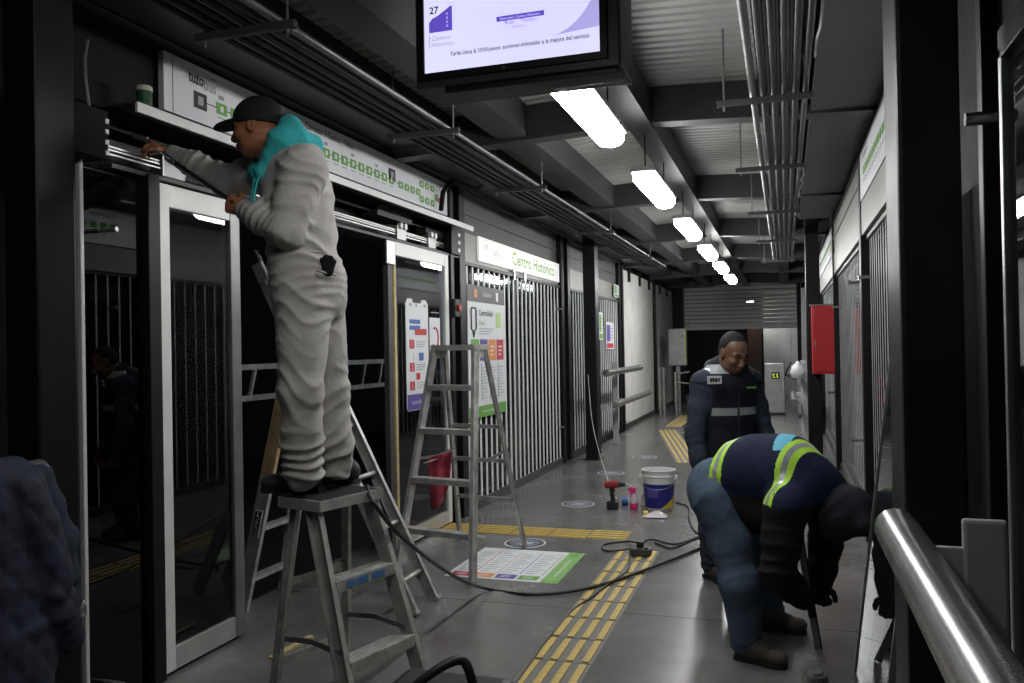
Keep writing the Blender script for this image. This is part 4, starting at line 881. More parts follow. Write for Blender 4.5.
for j in range(7):
    for i in range(9):
        e, f_ = i/8, j/6; r_ = .055*(1-.6*f_)*(1+.25*math.sin(5*e*6.28/1+f_*9)); vs.append(pu+V(r_*math.cos(e*6.283), r_*math.sin(e*6.283), .14*f_))
for j in range(6):
    for i in range(8): fs.append((j*9+i, j*9+i+1, (j+1)*9+i+1, (j+1)*9+i))
mbp.add(vs, fs); mbp.build('film', 'clear_plastic', pj, True)
# extension socket, plug and cables
pg = thing('extension_socket', 'dark grey extension socket with a plug on the tactile strip', 'socket', onZ(641, 556)+Z_*.0075); C = ORG[pg]
MB().rbox(C[0]-.075, C[0]+.075, C[1]-.05, C[1]+.05, C[2], C[2]+.055, .012).build('body', 'dark_panel', pg); q = MB().rbox(C[0]-.03, C[0]+.02, C[1]-.02, C[1]+.025, C[2]+.055, C[2]+.10, .01).build('plug', 'tool_black', pg); MB().rbox(C[0]+.03, C[0]+.06, C[1]-.04, C[1]-.01, C[2]+.055, C[2]+.065, .003).build('switch', 'tool_black', pg)
def spline(pts, n=8):
    pts = [np.asarray(p, float) for p in pts]; out = []; ext = [2*pts[0]-pts[1]]+pts+[2*pts[-1]-pts[-2]]
    for i in range(1, len(ext)-2):
        p0, p1, p2, p3 = ext[i-1:i+3]
        for k_ in range(n):
            t = k_/n; out.append(.5*((2*p1)+(-p0+p2)*t+(2*p0-5*p1+4*p2-p3)*t*t+(-p0+3*p1-3*p2+p3)*t**3))
    out.append(pts[-1]); return out
fz = lambda u, v_, r: onZ(u, v_)+Z_*r
def cable(label, pts, r, m_='cable_black', n=8): return tag(MB().tube(spline(pts, n), r, 8).build('cable', m_, smooth='auto'), label, 'cable')
cable('thick black cable drooping from the step stool across the floor', [tc_+wv*.20-dvv*.02+Z_*(ZT+.0), P(372, 500, 3.62), P(395, 530, 3.75), P(430, 560, 4.25), P(462, 580, 4.85), fz(490, 591, .011), fz(530, 596, .011), fz(590, 591, .02), fz(650, 571, .02), fz(707, 546, .011), fz(735, 530, .011)], .0105)
cable('thin black cable following the left edge of the tactile strip', [ORG[pg]+V(-.08, -.02, .03), fz(628, 572, .018), fz(612, 584, .018), fz(590, 600, .014), fz(572, 612, .008), fz(548, 640, .008), fz(530, 665, .008), fz(512, 690, .008), fz(490, 720, .008)], .006)
cable('black cable looped on the floor beside the extension socket', [ORG[pg]+V(0, .0, .085), fz(628, 543, .012), fz(606, 545, .008), fz(602, 549, .008), fz(610, 552, .008), fz(632, 550, .016), fz(650, 541, .012), fz(675, 545, .008), fz(700, 537, .008)], .007)
cable('black cable running from the socket toward the bent worker', [fz(655, 544, .008), fz(672, 549, .008), fz(692, 541, .008), fz(703, 538, .008)], .007)
cable('dark cable curling on the floor right of the bucket', [fz(676, 503, .007), fz(688, 508, .007), fz(689, 520, .007), fz(695, 532, .007), fz(706, 538, .007)], .007)
cable('thin grey cord from the far gates down to the drill', [P(588, 375, 11.2), P(592, 420, 10.6), P(600, 455, 9.6), P(608, 480, 8.4), ORG[dr]+V(-.07, 0, .24)], .004, 'cable_white')
# tool bag handle in the foreground
tb = thing('tool_case', 'black plastic tool case handle at the bottom edge of the picture', 'tool case', (-1.22, 2.55, 0))
hp = [P(405, 694, 2.72), P(428, 676, 2.72), P(447, 664, 2.74), P(461, 660, 2.76), P(468, 668, 2.76), P(475, 692, 2.76)]
MB().tube(spline(hp, 5), [.016]*26, 12).build('handle', 'tool_black', tb, 'auto')
zb_ = min(hp[0][2], hp[-1][2])+.01; MB().rbox(hp[0][0]-.10, hp[-1][0]+.10, 2.40, 2.72, 0, zb_, .03).build('case', 'tool_black', tb); MB().rbox(hp[0][0]-.11, hp[-1][0]+.11, 2.39, 2.73, zb_*.55, zb_*.6, .006).build('lid_seam', 'dark_panel', tb)
cc = onZ(815, 674, .16); cy = thing('steel_canister', 'polished steel canister on the floor at the bottom edge', 'canister', (cc[0], cc[1], 0))
MB().lathe([(.05, 0), (.052, .004), (.052, .145), (.046, .16), (.001, .16)], (cc[0], cc[1], 0), 24).build('body', 'stainless', cy, 'auto'); MB().lathe([(.03, .16), (.03, .172), (.001, .172)], (cc[0], cc[1], 0), 18).build('lid', 'brushed_steel', cy, 'auto')
# ================================================================== PEOPLE: smooth-blended bodies polygonised on a grid
RNG = np.random.RandomState(3); LAT = RNG.rand(32, 32, 32).astype(np.float32)
def noise3(p):
    p = np.asarray(p, dtype=np.float32); i = np.floor(p).astype(int); f_ = p-i; f_ = f_*f_*(3-2*f_); r = 0
    for dx in (0, 1):
        for dy in (0, 1):
            for dz in (0, 1):
                w_ = (f_[:, 0] if dx else 1-f_[:, 0])*(f_[:, 1] if dy else 1-f_[:, 1])*(f_[:, 2] if dz else 1-f_[:, 2])
                r = r+w_*LAT[(i[:, 0]+dx) % 32, (i[:, 1]+dy) % 32, (i[:, 2]+dz) % 32]
    return r
class Blob:
    def __init__(s): s.p = []; s.cuts = []
    def cap(s, a, b, ra, rb=None, k=.03, tg=0, flat=None, sub=False):   # tapered capsule; flat=(direction, factor<1 thins it)
        s.p.append(('c', np.asarray(a, float), np.asarray(b, float), ra, ra if rb is None else rb, k, tg, flat, sub)); return s
    def ell(s, c, ax, rad, k=.02, tg=0, sub=False):
        s.p.append(('e', np.asarray(c, float), np.array([nrm(x) for x in ax]), np.asarray(rad, float), None, k, tg, None, sub)); return s
    def chain(s, pts, rs, k=.03, tg=0, flat=None):
        for i in range(len(pts)-1): s.cap(pts[i], pts[i+1], rs[i], rs[i+1], k, tg, flat)
        return s
    def cut(s, pt, n): s.cuts.append((np.asarray(pt, float), nrm(n))); return s
    @staticmethod
    def dist(q, P_):
        if q[0] == 'c':
            _, a, b, ra, rb, k, tg, flat, sub = q; ba = b-a; L2 = max(float(ba@ba), 1e-12)
            d = P_-a; t = np.clip((d@ba)/L2, 0, 1); d = d-t[..., None]*ba
            if flat is not None:
                n, sc = nrm(flat[0]), flat[1]; c_ = d@n; dd = np.sqrt(np.maximum((d*d).sum(-1)-c_*c_, 0)+(c_/sc)**2)
            else: dd = np.sqrt((d*d).sum(-1))
            return dd-(ra+(rb-ra)*t)
        _, c, ax, rad, _, k, tg, fl, sub = q
        d = ((P_-c)@ax.T); k0 = np.sqrt(((d/rad)**2).sum(-1)); k1 = np.sqrt(((d/rad**2)**2).sum(-1))
        return np.where(k1 > 1e-6, k0*(k0-1)/np.maximum(k1, 1e-6), -rad.min())
    def bounds(s, q):
        if q[0] == 'c': m_ = max(q[3], q[4]); return np.minimum(q[1], q[2])-m_, np.maximum(q[1], q[2])+m_
        e = np.abs(q[2].T)@q[3]; return q[1]-e, q[1]+e
    def mesh(s, vox):
        lo = np.min([s.bounds(q)[0] for q in s.p if not q[8]], 0)-3*vox; hi = np.max([s.bounds(q)[1] for q in s.p if not q[8]], 0)+3*vox
        N = np.ceil((hi-lo)/vox).astype(int)+1
        G = np.full(N, .15, dtype=np.float32)
        for q in s.p:
            a, b = s.bounds(q); mg = q[5]+2.5*vox
            i0 = np.maximum(((a-mg-lo)/vox).astype(int), 0); i1 = np.minimum(((b+mg-lo)/vox).astype(int)+2, N)
            if (i1 <= i0).any(): continue
            ax = [(lo[d]+vox*np.arange(i0[d], i1[d])).astype(np.float32) for d in range(3)]
            Pg = np.stack(np.meshgrid(*ax, indexing='ij'), -1); d_ = s.dist(q, Pg).astype(np.float32)
            sl = tuple(slice(i0[d], i1[d]) for d in range(3)); g = G[sl]; k = q[5]
            if q[8]:
                h_ = np.clip(.5-.5*(g+d_)/k, 0, 1); G[sl] = g*(1-h_)+(-d_)*h_+k*h_*(1-h_)
            else:
                h_ = np.clip(.5+.5*(g-d_)/k, 0, 1); G[sl] = g*(1-h_)+d_*h_-k*h_*(1-h_)
        for (pt, n) in s.cuts:
            ax = [lo[d]+vox*np.arange(N[d]) for d in range(3)]
            pl = ((ax[0]-pt[0])*n[0])[:, None, None]+((ax[1]-pt[1])*n[1])[None, :, None]+((ax[2]-pt[2])*n[2])[None, None, :]
            G = np.maximum(G, pl.astype(np.float32))
        ins = G < 0
        c8 = [ins[dx:N[0]-1+dx, dy:N[1]-1+dy, dz:N[2]-1+dz] for dx in (0, 1) for dy in (0, 1) for dz in (0, 1)]
        sm = np.zeros(N-1, dtype=np.int8)
        for c in c8: sm += c
        act = (sm > 0) & (sm < 8); I = np.argwhere(act); idx = np.full(N-1, -1, dtype=np.int32); idx[act] = np.arange(len(I))
        offs = [(dx, dy, dz) for dx in (0, 1) for dy in (0, 1) for dz in (0, 1)]
        val = [G[I[:, 0]+o[0], I[:, 1]+o[1], I[:, 2]+o[2]] for o in offs]
        acc = np.zeros((len(I), 3)); cnt = np.zeros(len(I))
        for a in range(8):
            for b in range(a+1, 8):
                if sum(abs(offs[a][d]-offs[b][d]) for d in range(3)) == 1:
                    va, vb = val[a], val[b]; m_ = (va < 0) != (vb < 0); t = np.where(m_, va/np.where(m_, va-vb, 1), 0)
                    acc += np.where(m_[:, None], np.array(offs[a])+t[:, None]*(np.array(offs[b])-np.array(offs[a])), 0); cnt += m_
        Vt = lo+vox*(I+acc/cnt[:, None]); F_ = []
        for d in range(3):
            sa = [slice(None)]*3; sb_ = [slice(None)]*3; sa[d] = slice(0, -1); sb_[d] = slice(1, None)
            e = np.argwhere(ins[tuple(sa)] != ins[tuple(sb_)]); u, v_ = (d+1) % 3, (d+2) % 3
            e = e[(e[:, u] > 0) & (e[:, v_] > 0) & (e[:, u] < N[u]-1) & (e[:, v_] < N[v_]-1)]
            q4 = []
            for (du, dv_) in ((0, 0), (-1, 0), (-1, -1), (0, -1)):
                c = e.copy(); c[:, u] += du; c[:, v_] += dv_; q4.append(idx[c[:, 0], c[:, 1], c[:, 2]])
            q4 = np.stack(q4, 1); fl = ~ins[e[:, 0], e[:, 1], e[:, 2]]; q4[fl] = q4[fl][:, ::-1]; F_.append(q4)
        F_ = np.concatenate(F_); F_ = F_[(F_ >= 0).all(1)]
        return Vt, F_
    def tags(s, pts):
        best = np.full(len(pts), 9.); tg = np.zeros(len(pts), int)
        for q in s.p:
            if q[8]: continue
            d = s.dist(q, pts); m_ = d < best; best[m_] = d[m_]; tg[m_] = q[6]
        return tg
def normals(Vt, F_):
    n = np.cross(Vt[F_[:, 2]]-Vt[F_[:, 0]], Vt[F_[:, 3]]-Vt[F_[:, 1]]); out = np.zeros_like(Vt)
    for i in range(4): np.add.at(out, F_[:, i], n)
    return out/np.maximum(np.linalg.norm(out, axis=1), 1e-9)[:, None]
def folds(Vt, F_, segs, base=.0):                                      # cloth folds that ring the limbs; seg: a, b, t centre, spread, amplitude, count, reach
    n = normals(Vt, F_)
    # orient outward
    off = np.zeros(len(Vt)); ds = []
    for (a, b, tc, sp, amp, cnt_, reach) in segs:
        a, b = np.asarray(a, float), np.asarray(b, float); ba = b-a; d = Vt-a; t = np.clip((d@ba)/(ba@ba), 0, 1); ds.append(np.linalg.norm(d-t[:, None]*ba, axis=1)/reach)
    dm = np.min(ds, 0) if ds else None
    for si, (a, b, tc, sp, amp, cnt_, reach) in enumerate(segs):
        a, b = np.asarray(a, float), np.asarray(b, float); ba = b-a; L = np.linalg.norm(ba); d = Vt-a; t = (d@ba)/L**2; rad = np.linalg.norm(d-t[:, None]*ba, axis=1)
        w_ = np.exp(-((t-tc)/sp)**2)*np.clip(1.5-rad/reach, 0, 1)*np.clip(1-(ds[si]-dm)/.25, 0, 1); m_ = w_ > .02
        if not m_.any(): continue
        q = Vt[m_]; nz = noise3(q*5+3.1)*3.2+noise3(q*10)*.5
        wave = np.sin(t[m_]*cnt_*3.6+nz*2.6); wave = (1-np.abs(wave))**1.5-.35
        off[m_] += .9*amp*w_[m_]*wave*(.25+1.3*noise3(q*4+11))
    if base: off += base*((noise3(Vt*7)-.5)*2.2+(noise3(Vt*18+5)-.5)*.8)
    for _ in range(3):
        acc = np.zeros(len(Vt)); c = np.zeros(len(Vt))
        for i in range(4):
            j = F_[:, (i+1) % 4]; k = F_[:, i]; np.add.at(acc, k, off[j]); np.add.at(c, k, 1); np.add.at(acc, j, off[k]); np.add.at(c, j, 1)
        off = .4*off+.6*acc/np.maximum(c, 1)
    return Vt+n*off[:, None]
def put(name, bl, vox, mats, parent, matfn=None, segs=None, base=0.0, sm=0):
    Vt, F_ = bl.mesh(vox)
    for _ in range(sm):
        acc = np.zeros_like(Vt); c = np.zeros(len(Vt))
        for i in range(4):
            j = F_[:, (i+1) % 4]; k = F_[:, i]; np.add.at(acc, k, Vt[j]); np.add.at(c, k, 1); np.add.at(acc, j, Vt[k]); np.add.at(c, j, 1)
        Vt = .5*Vt+.5*acc/np.maximum(c, 1)[:, None]
    ctr = Vt[F_].mean(1); fm = bl.tags(ctr) if len(mats) > 1 and matfn is None else None
    if matfn is not None: fm = matfn(ctr, bl.tags(ctr))
    if segs or base:
        W2 = folds(Vt, F_, segs or [], base); Vt = W2
    me = bpy.data.meshes.new(name); o0 = ORG[parent]
    me.vertices.add(len(Vt)); me.vertices.foreach_set('co', (Vt-o0).astype(np.float32).ravel())
    me.loops.add(len(F_)*4); me.loops.foreach_set('vertex_index', F_.astype(np.int32).ravel())
    me.polygons.add(len(F_)); me.polygons.foreach_set('loop_start', np.arange(0, len(F_)*4, 4, dtype=np.int32))
    try: me.polygons.foreach_set('loop_total', np.full(len(F_), 4, dtype=np.int32))
    except Exception: pass
    for m_ in mats: me.materials.append(M[m_])
    if fm is not None: me.polygons.foreach_set('material_index', fm.astype(np.int32))
    me.update(calc_edges=True); me.validate()
    bm = bmesh.new(); bm.from_mesh(me); bmesh.ops.recalc_face_normals(bm, faces=bm.faces[:]); bm.to_mesh(me); bm.free()
    me.polygons.foreach_set('use_smooth', np.ones(len(me.polygons), dtype=bool)); me.update()
    o = bpy.data.objects.new(name, me); COL.objects.link(o); o.parent = parent; ORG[o] = o0; return o
def head_prims(B, c, f, u, tg_skin=0, tg_lip=1, tg_hair=2, s=1.0, stache=False):
    f = nrm(f); r = nrm(np.cross(f, u)); u = np.cross(r, f); A = (f, r, u); L = lambda a, b, d: np.asarray(c)+s*(a*f+b*r+d*u)
    R = lambda *x: np.array(x)*s
    B.ell(L(-.012, 0, .032), A, R(.098, .077, .088), .02, tg_skin); B.ell(L(.026, 0, -.03), A, R(.068, .062, .088), .025, tg_skin)
    B.ell(L(.042, 0, -.092), A, R(.038, .040, .026), .03, tg_skin)                     # chin and jaw
    for q in (-1, 1):
        B.ell(L(.012, q*.05, -.068), A, R(.045, .018, .03), .03, tg_skin); B.ell(L(.062, q*.042, -.022), A, R(.03, .022, .022), .02, tg_skin)
        B.cap(L(.088, q*.012, .026), L(.074, q*.046, .026), .011*s, .009*s, .016, tg_skin)
        B.ell(L(.094, q*.031, .008), A, R(.014, .018, .011), .012, tg_skin, True)
        B.ell(L(.079, q*.031, .007), A, R(.012, .014, .010), .006, tg_skin)
        B.ell(L(-.006, q*.078, -.004), (f+.25*u, r, u-.25*f), R(.02, .010, .033), .008, tg_skin); B.ell(L(-.002, q*.088, -.002), A, R(.011, .006, .02), .006, tg_skin, True)
        B.cap(L(.094, q*.016, .033), L(.080, q*.048, .034), .0045*s, .003*s, .003, tg_hair)
        B.ell(L(.104, q*.012, -.038), A, R(.010, .010, .008), .008, tg_skin)
    B.cap(L(.088, 0, .016), L(.112, 0, -.030), .009*s, .013*s, .014, tg_skin)
    B.ell(L(.092, 0, -.062), A, R(.013, .025, .006), .006, tg_lip); B.ell(L(.089, 0, -.075), A, R(.013, .022, .007), .006, tg_lip)
    if stache: B.cap(L(.099, -.022, -.056), L(.099, .022, -.056), .005*s, .005*s, .004, tg_hair)
    return L, A
def hand_prims(B, wrist, d, n, th, curl=.9, s=1.0, tg=0, spread=.05, inf=0.0, curls=None):   # d: wrist to knuckles, n: out of the palm, th: thumb side
    d = nrm(d); th = nrm(th-d*(th@d)); n = nrm(np.cross(d, th))*(1 if np.cross(d, th)@n > 0 else -1)
    L = lambda a, b, e: np.asarray(wrist)+s*(a*d+b*th+e*n)
    B.cap(L(-.03, 0, 0), L(.02, 0, 0), (.026+inf)*s, (.026+inf)*s, .02, tg, (n, .75)); B.cap(L(.03, .015, 0), L(.08, .028, 0), (.02+inf)*s, (.017+inf)*s, .02, tg, (n, .72)); B.cap(L(.03, -.015, 0), L(.075, -.026, 0), (.02+inf)*s, (.016+inf)*s, .02, tg, (n, .72)); B.cap(L(.03, 0, 0), L(.082, 0, 0), (.02+inf)*s, (.017+inf)*s, .02, tg, (n, .72))
    for i, (y, l) in enumerate(((.031, .072), (.0105, .08), (-.0105, .074), (-.030, .058))):
        cu = curl if curls is None else curls[i]; a = L(.083 if i in (1, 2) else .078, y, 0); g = .0; r0 = .0088+inf
        for j, fr in enumerate((.45, .30, .25)):
            g += cu*(.8, 1.0, .7)[j]; v_ = nrm(d*math.cos(g)+n*math.sin(g)+th*(spread*(1.5-i)*math.cos(g))); b = a+v_*l*fr*s
            B.cap(a, b, (r0-.0008*j)*s, (r0-.0008*(j+1))*s, .006, tg); a = b
    a = L(.022, .022, .006); v_ = nrm(d*.55+th*.75+n*.35); b = a+v_*.042*s; B.cap(a, b, (.014+inf)*s, (.0115+inf)*s, .012, tg)
    v2 = nrm(d*.8+th*.2+n*.55); c = b+v2*.03*s; B.cap(b, c, (.0108+inf)*s, (.0098+inf)*s, .006, tg); v3 = nrm(d*.75-th*.1+n*.65); B.cap(c, c+v3*.024*s, (.0096+inf)*s, (.0078+inf)*s, .005, tg)
def boot(name, parent, ankle, heel, toe, zg, m_='boot_dark', sz=1.0):
    fw = nrm(V(toe[0]-heel[0], toe[1]-heel[1], 0)); rt_ = np.cross(fw, Z_); hl = V(heel[0], heel[1], zg); L = np.linalg.norm((toe-heel)[:2]); B = Blob()
    at = lambda a, z, b=0: hl+fw*a*L+rt_*b+Z_*z
    B.cap(at(.14, .05), at(.40, .055), .040, .043, .03, 0, (rt_, .92)); B.cap(at(.45, .05), at(.84, .042), .043, .036, .03, 0, (Z_, .9)); B.ell(at(.84, .042), (fw, rt_, Z_), (.048, .046, .034), .02, 0)
    B.cap(at(.22, .07), np.asarray(ankle)+Z_*.03, .046, .050, .03, 0); B.cap(at(.36, .085), at(.60, .068), .030, .024, .03, 0)
    B.cut(at(0, .014), -Z_)
    o = put(name, B, .006, [m_], parent, base=.0012)
    S_ = MB(); pts = []
    for (a, w_) in ((-.02, .02), (.0, .034), (.15, .038), (.45, .034), (.75, .047), (.9, .044), (1.0, .026), (1.02, .0)): pts.append((a, w_))
    poly = [at(a, 0, w_) for a, w_ in pts]+[at(a, 0, -w_) for a, w_ in reversed(pts[:-1])]; S_.prism(poly, (0, 0, .022)); q = S_.build('sole', 'sole', o)
    for k_ in range(4): a = .42+.09*k_; MB().tube([at(a, .098-.05*(a-.42), -.02), at(a+.02, .104-.05*(a-.42), 0), at(a, .098-.05*(a-.42), .02)], .003, 6).build('lace', 'tool_black', o)
    return o
Fh = nrm(V(Fv[0], Fv[1], 0)); Rh = Rv
# ------------------------------------------------------------------ worker in grey on the stool
fw = nrm(-Rh+.05*Fh); lat = -Fh
m1 = thing('person', 'worker in grey coverall, black cap and turquoise hood reaching up from a stool', 'person', tc_+Z_*ZT)
hc = P(257, 128, 3.66); hf = nrm(fw-.14*Z_+.06*Fh); hu = nrm(Z_+.1*fw)
LH, LK, LA = P(300, 300, 3.56), P(301, 392, 3.53), P(303, 470, 3.56); RH, RK, RA = P(319, 300, 3.74), P(329, 392, 3.76), P(336, 464, 3.78)
LS, LE, LW = P(303, 172, 3.50), P(287, 230, 3.46), P(247, 211, 3.60); RS, RE, RW = P(277, 172, 3.84), P(225, 180, 3.96), P(174, 155, 3.98)
tors = [P(306, 290, 3.65), P(304, 264, 3.65), P(302, 236, 3.65), P(297, 198, 3.66), P(292, 168, 3.67)]
nk = P(277, 150, 3.67)
B = Blob(); L1, A1 = head_prims(B, hc, hf, hu)
B.cap(L1(-.025, 0, -.06), nk, .055, .06, .03); B.chain(tors, (.13, .125, .12, .13, .12), .05, 0, (fw, .8)); B.cap(tors[-1], nk, .1, .07, .04)
for (a, b, c) in ((LH, LK, LA), (RH, RK, RA)): B.chain([tors[0], a, b, c], (.1, .08, .055, .04), .04)
for (a, b, c) in ((LS, LE, LW), (RS, RE, RW)): B.chain([tors[-1], a, b, c], (.08, .055, .042, .028), .03)
hand_prims(B, LW+nrm(LW-LE)*.02, nrm(P(232, 205, 3.62)-LW), Fh*.6-Z_*.5, Z_+.2*fw, curl=1.05)
hand_prims(B, RW+nrm(RW-RE)*.02, nrm(P(152, 147, 3.97)-RW), -Fh*.4-Z_*.8, -Fh+.3*Z_, curl=.85)
put('body', B, .005, ['skin_tan', 'lip', 'hair_black'], m1)
# coverall
B = Blob()
B.chain(tors, (.178, .172, .158, .176, .155), .05, 0, (fw, .83)); B.cap(tors[-1], P(283, 158, 3.67), .13, .085, .05)
B.chain([P(303, 296, 3.58), LK, P(302, 440, 3.55), LA], (.122, .092, .088, .086), .035); B.chain([P(318, 296, 3.73), RK, P(334, 440, 3.77), RA], (.115, .088, .082, .078), .035)
B.cap(P(320, 280, 3.66), P(321, 296, 3.66), .108, .10, .05)
for (a, b, c) in ((LS, LE, LW), (RS, RE, RW)): B.chain([a, a+(b-a)*.5, b, b+(c-b)*.6, c], (.092, .08, .070, .062, .050), .035)
B.cap(P(294, 166, 3.67), LS, .12, .095, .05); B.cap(P(294, 166, 3.67), RS, .12, .09, .05)
sg = []
for (h_, k_, a_) in ((LH, LK, LA), (RH, RK, RA)):
    sg += [(h_, k_, .05, .35, .020, 3.0, .16), (h_, k_, .9, .35, .018, 4.0, .14), (k_, a_, .2, .3, .018, 3.0, .13), (k_, a_, .9, .45, .026, 4.5, .13)]
for (s_, e_, w_) in ((LS, LE, LW), (RS, RE, RW)): sg += [(s_, e_, .9, .4, .018, 3.5, .12), (e_, w_, .4, .6, .016, 5.0, .11), (s_, e_, .1, .4, .014, 2.5, .14)]
sg += [(tors[0], tors[2], .75, .3, .020, 2.6, .26), (tors[2], tors[4], .3, .5, .020, 3.2, .27), (tors[0], tors[1], .0, .8, .014, 2.0, .26)]
cvr = put('coverall', B, .006, ['coverall_grey'], m1, segs=sg, base=.004)
MB().tube([tors[1]+Z_*.035+(.170*math.cos(t)*lat+.139*math.sin(t)*fw) for t in np.linspace(0, 6.283, 40)], .007, 6, cap=False).build('waist_seam', 'coverall_grey', cvr, True)
pk_ = P(327, 268, 3.49)
MB().tube(spline([P(316, 270, 3.478), P(326, 273, 3.482), P(336, 275, 3.52)], 5), .006, 6).build('pocket_seam', 'coverall_grey', cvr, True)
gl = thing('work_glove', 'black glove sticking out of the coverall back pocket', 'glove', P(328, 272, 3.50)); B = Blob()
for (u, v_, d_) in ((322, 260, 3.49), (326, 257, 3.485), (331, 258, 3.49), (334, 262, 3.50)): B.cap(P(328, 271, 3.50), P(u, v_, d_), .018, .011, .012)
put('cuff', B, .004, ['black_cloth'], gl)
# hood, cords, cap
B = Blob()
B.cap(P(262, 172, 3.56), P(281, 140, 3.53), .030, .048, .04); B.cap(P(281, 140, 3.53), P(290, 124, 3.62), .048, .040, .04); B.cap(P(255, 172, 3.74), P(280, 138, 3.80), .03, .045, .04); B.cap(P(280, 138, 3.8), P(291, 125, 3.68), .045, .04, .04)
B.cap(P(290, 127, 3.60), P(290, 127, 3.70), .042, .042, .04); B.cap(P(297, 140, 3.58), P(313, 145, 3.66), .060, .038, .05); B.cap(P(295, 140, 3.74), P(312, 146, 3.68), .055, .038, .05); B.cap(P(288, 150, 3.66), P(300, 150, 3.66), .075, .06, .05)
B.cap(P(262, 172, 3.56), P(258, 186, 3.60), .028, .014, .03); B.cap(P(256, 172, 3.72), P(257, 186, 3.66), .028, .014, .03)
hd = put('hood', B, .006, ['turquoise_fleece'], m1, segs=[(P(262, 172, 3.56), P(312, 140, 3.6), .5, .6, .006, 3., .2)], base=.004)
for d_, uu in ((3.52, 255), (3.56, 252)): MB().tube(spline([P(uu+4, 176, d_), P(uu+1, 186, d_-.01), P(uu-1, 200, d_-.01), P(uu, 208, d_)], 4), .005, 6).build('drawstring', 'turquoise_fleece', hd, 'auto')
B = Blob(); B.ell(L1(-.014, 0, .035), A1, (.114, .090, .102), .02); B.cut(L1(0, 0, .012), .18*A1[0]-A1[2])
cpo = put('cap', B, .005, ['cap_black'], m1)
B = Blob(); bf = nrm(A1[0]-.10*A1[2]); B.ell(L1(.105, 0, .034), (bf, A1[1], np.cross(A1[1], bf)), (.088, .078, .007), .01); put('brim', B, .004, ['cap_black'], cpo)
MB().lathe([(.009, 0), (.008, .005), (.002, .008)], L1(-.014, 0, .130), 12).build('button', 'cap_black', cpo)
boot('boot', m1, LA, onZ(321, 491, .935), onZ(263, 491, .935), ZT+.001); boot('boot', m1, RA, onZ(357, 483, .935), onZ(318, 481, .935), ZT+.001)
tl = thing('ratchet_tool', 'chrome ratchet bar with a long black shaft in the hands of the worker in grey', 'tool', P(190, 170, 3.85))
MB().tube([P(134, 136, 3.97), P(147, 140, 3.97)], .014, 12).build('socket', 'stainless', tl, 'auto'); MB().tube([P(147, 140, 3.97), P(176, 163, 3.92)], .010, 10).build('chrome_bar', 'stainless', tl, 'auto'); MB().tube([P(176, 163, 3.92), P(234, 203, 3.61)], .010, 10).build('shaft', 'tool_black', tl, 'auto')

# ------------------------------------------------------------------ man in the reflective vest
m2 = thing('person', 'man in dark vest with grey reflective bands standing with head bowed', 'person', V(-.42, 5.66, 0))
c20, s20 = math.cos(.32), math.sin(.32); ft = nrm(-Fh*c20+Rh*s20); lt = nrm(Rh*c20+Fh*s20)
D2 = 5.52; hc = P(733, 353, 5.40); hf = nrm(ft-.55*Z_+.10*Rh); hu = nrm(Z_+.55*ft)
tors = [P(726, 478, D2), P(727, 444, D2), P(727, 415, D2), P(727, 387, D2), P(727, 379, D2+.02)]; nk = P(726, 372, 5.54)
RS, RE, RW = tors[3]-lt*.175+Z_*.03, P(695, 434, 5.42), P(701, 474, 5.36); LS, LE, LW = tors[3]+lt*.175+Z_*.03, P(764, 432, 5.60), P(769, 470, 5.50)
RH, RK, RA = P(713, 482, 5.49), P(712, 530, 5.46), P(712, 566, 5.52); LH, LK, LA = P(738, 482, 5.55), P(740, 530, 5.55), P(742, 568, 5.62)
B = Blob(); L2, A2 = head_prims(B, hc, hf, hu, s=1.03)
B.cap(L2(-.03, 0, -.06), nk, .052, .06, .03); B.chain(tors, (.13, .12, .12, .13, .1), .05, 0, (ft, .75)); B.cap(tors[-1], nk, .09, .065, .04)
for (a, b, c) in ((LH, LK, LA), (RH, RK, RA)): B.chain([tors[0], a, b, c], (.1, .08, .055, .04), .04)
for (a, b, c) in ((LS, LE, LW), (RS, RE, RW)): B.chain([tors[-2], a, b, c], (.08, .055, .042, .028), .03); hand_prims(B, c, nrm(-Z_+.2*ft), lt if c is RW else -lt, ft, curl=.5)
put('body', B, .0055, ['skin_brown', 'lip', 'hair_black'], m2)
B = Blob(); B.ell(L2(-.020, 0, .040), A2, (.094, .081, .090), .01); B.ell(L2(-.03, 0, -.01), A2, (.075, .078, .06), .02); B.cut(L2(.046, 0, .075), A2[0]*.85-A2[2]*.5); put('hair', B, .005, ['hair_black'], m2, base=.006)
B = Blob()
B.chain(tors, (.19, .178, .180, .195, .165), .05, 0, (ft, .74)); B.cap(tors[3], nk-Z_*.02, .15, .075, .05, 0, (ft, .8))
for (a, b, c) in ((RS, RE, RW), (LS, LE, LW)): B.chain([a, a+(b-a)*.5, b, b+(c-b)*.6, c], (.078, .070, .064, .056, .050), .03, 1); B.cap(tors[3], a-Z_*.01, .12, .08, .05, 0)
zc = lambda y_: CAMZ-(y_-347)/151.5
def vest(c, tg):
    r = tg.copy(); tor = tg == 0; z = c[:, 2]; b_ = (c-tors[3])@lt; front = ((c-tors[3])@ft) > -.02
    r[tor & (z > zc(417)) & (z < zc(409))] = 2; r[tor & front & (z > zc(376)) & (z < zc(367)) & (b_ < -.06)] = 2
    r[tor & (np.abs(b_+.006) < .007) & front & (z < zc(392))] = 3
    return r
sg = [(RS, RE, .85, .4, .009, 3., .11), (RE, RW, .3, .5, .008, 4., .1), (LS, LE, .85, .4, .009, 3., .11), (LE, LW, .3, .5, .008, 4., .1), (tors[0], tors[3], .4, .4, .006, 2., .25)]
vs_ = put('vest_jacket', B, .0055, ['vest_dark', 'navy_jacket', 'reflective', 'tool_black'], m2, matfn=vest, segs=sg, base=.003)
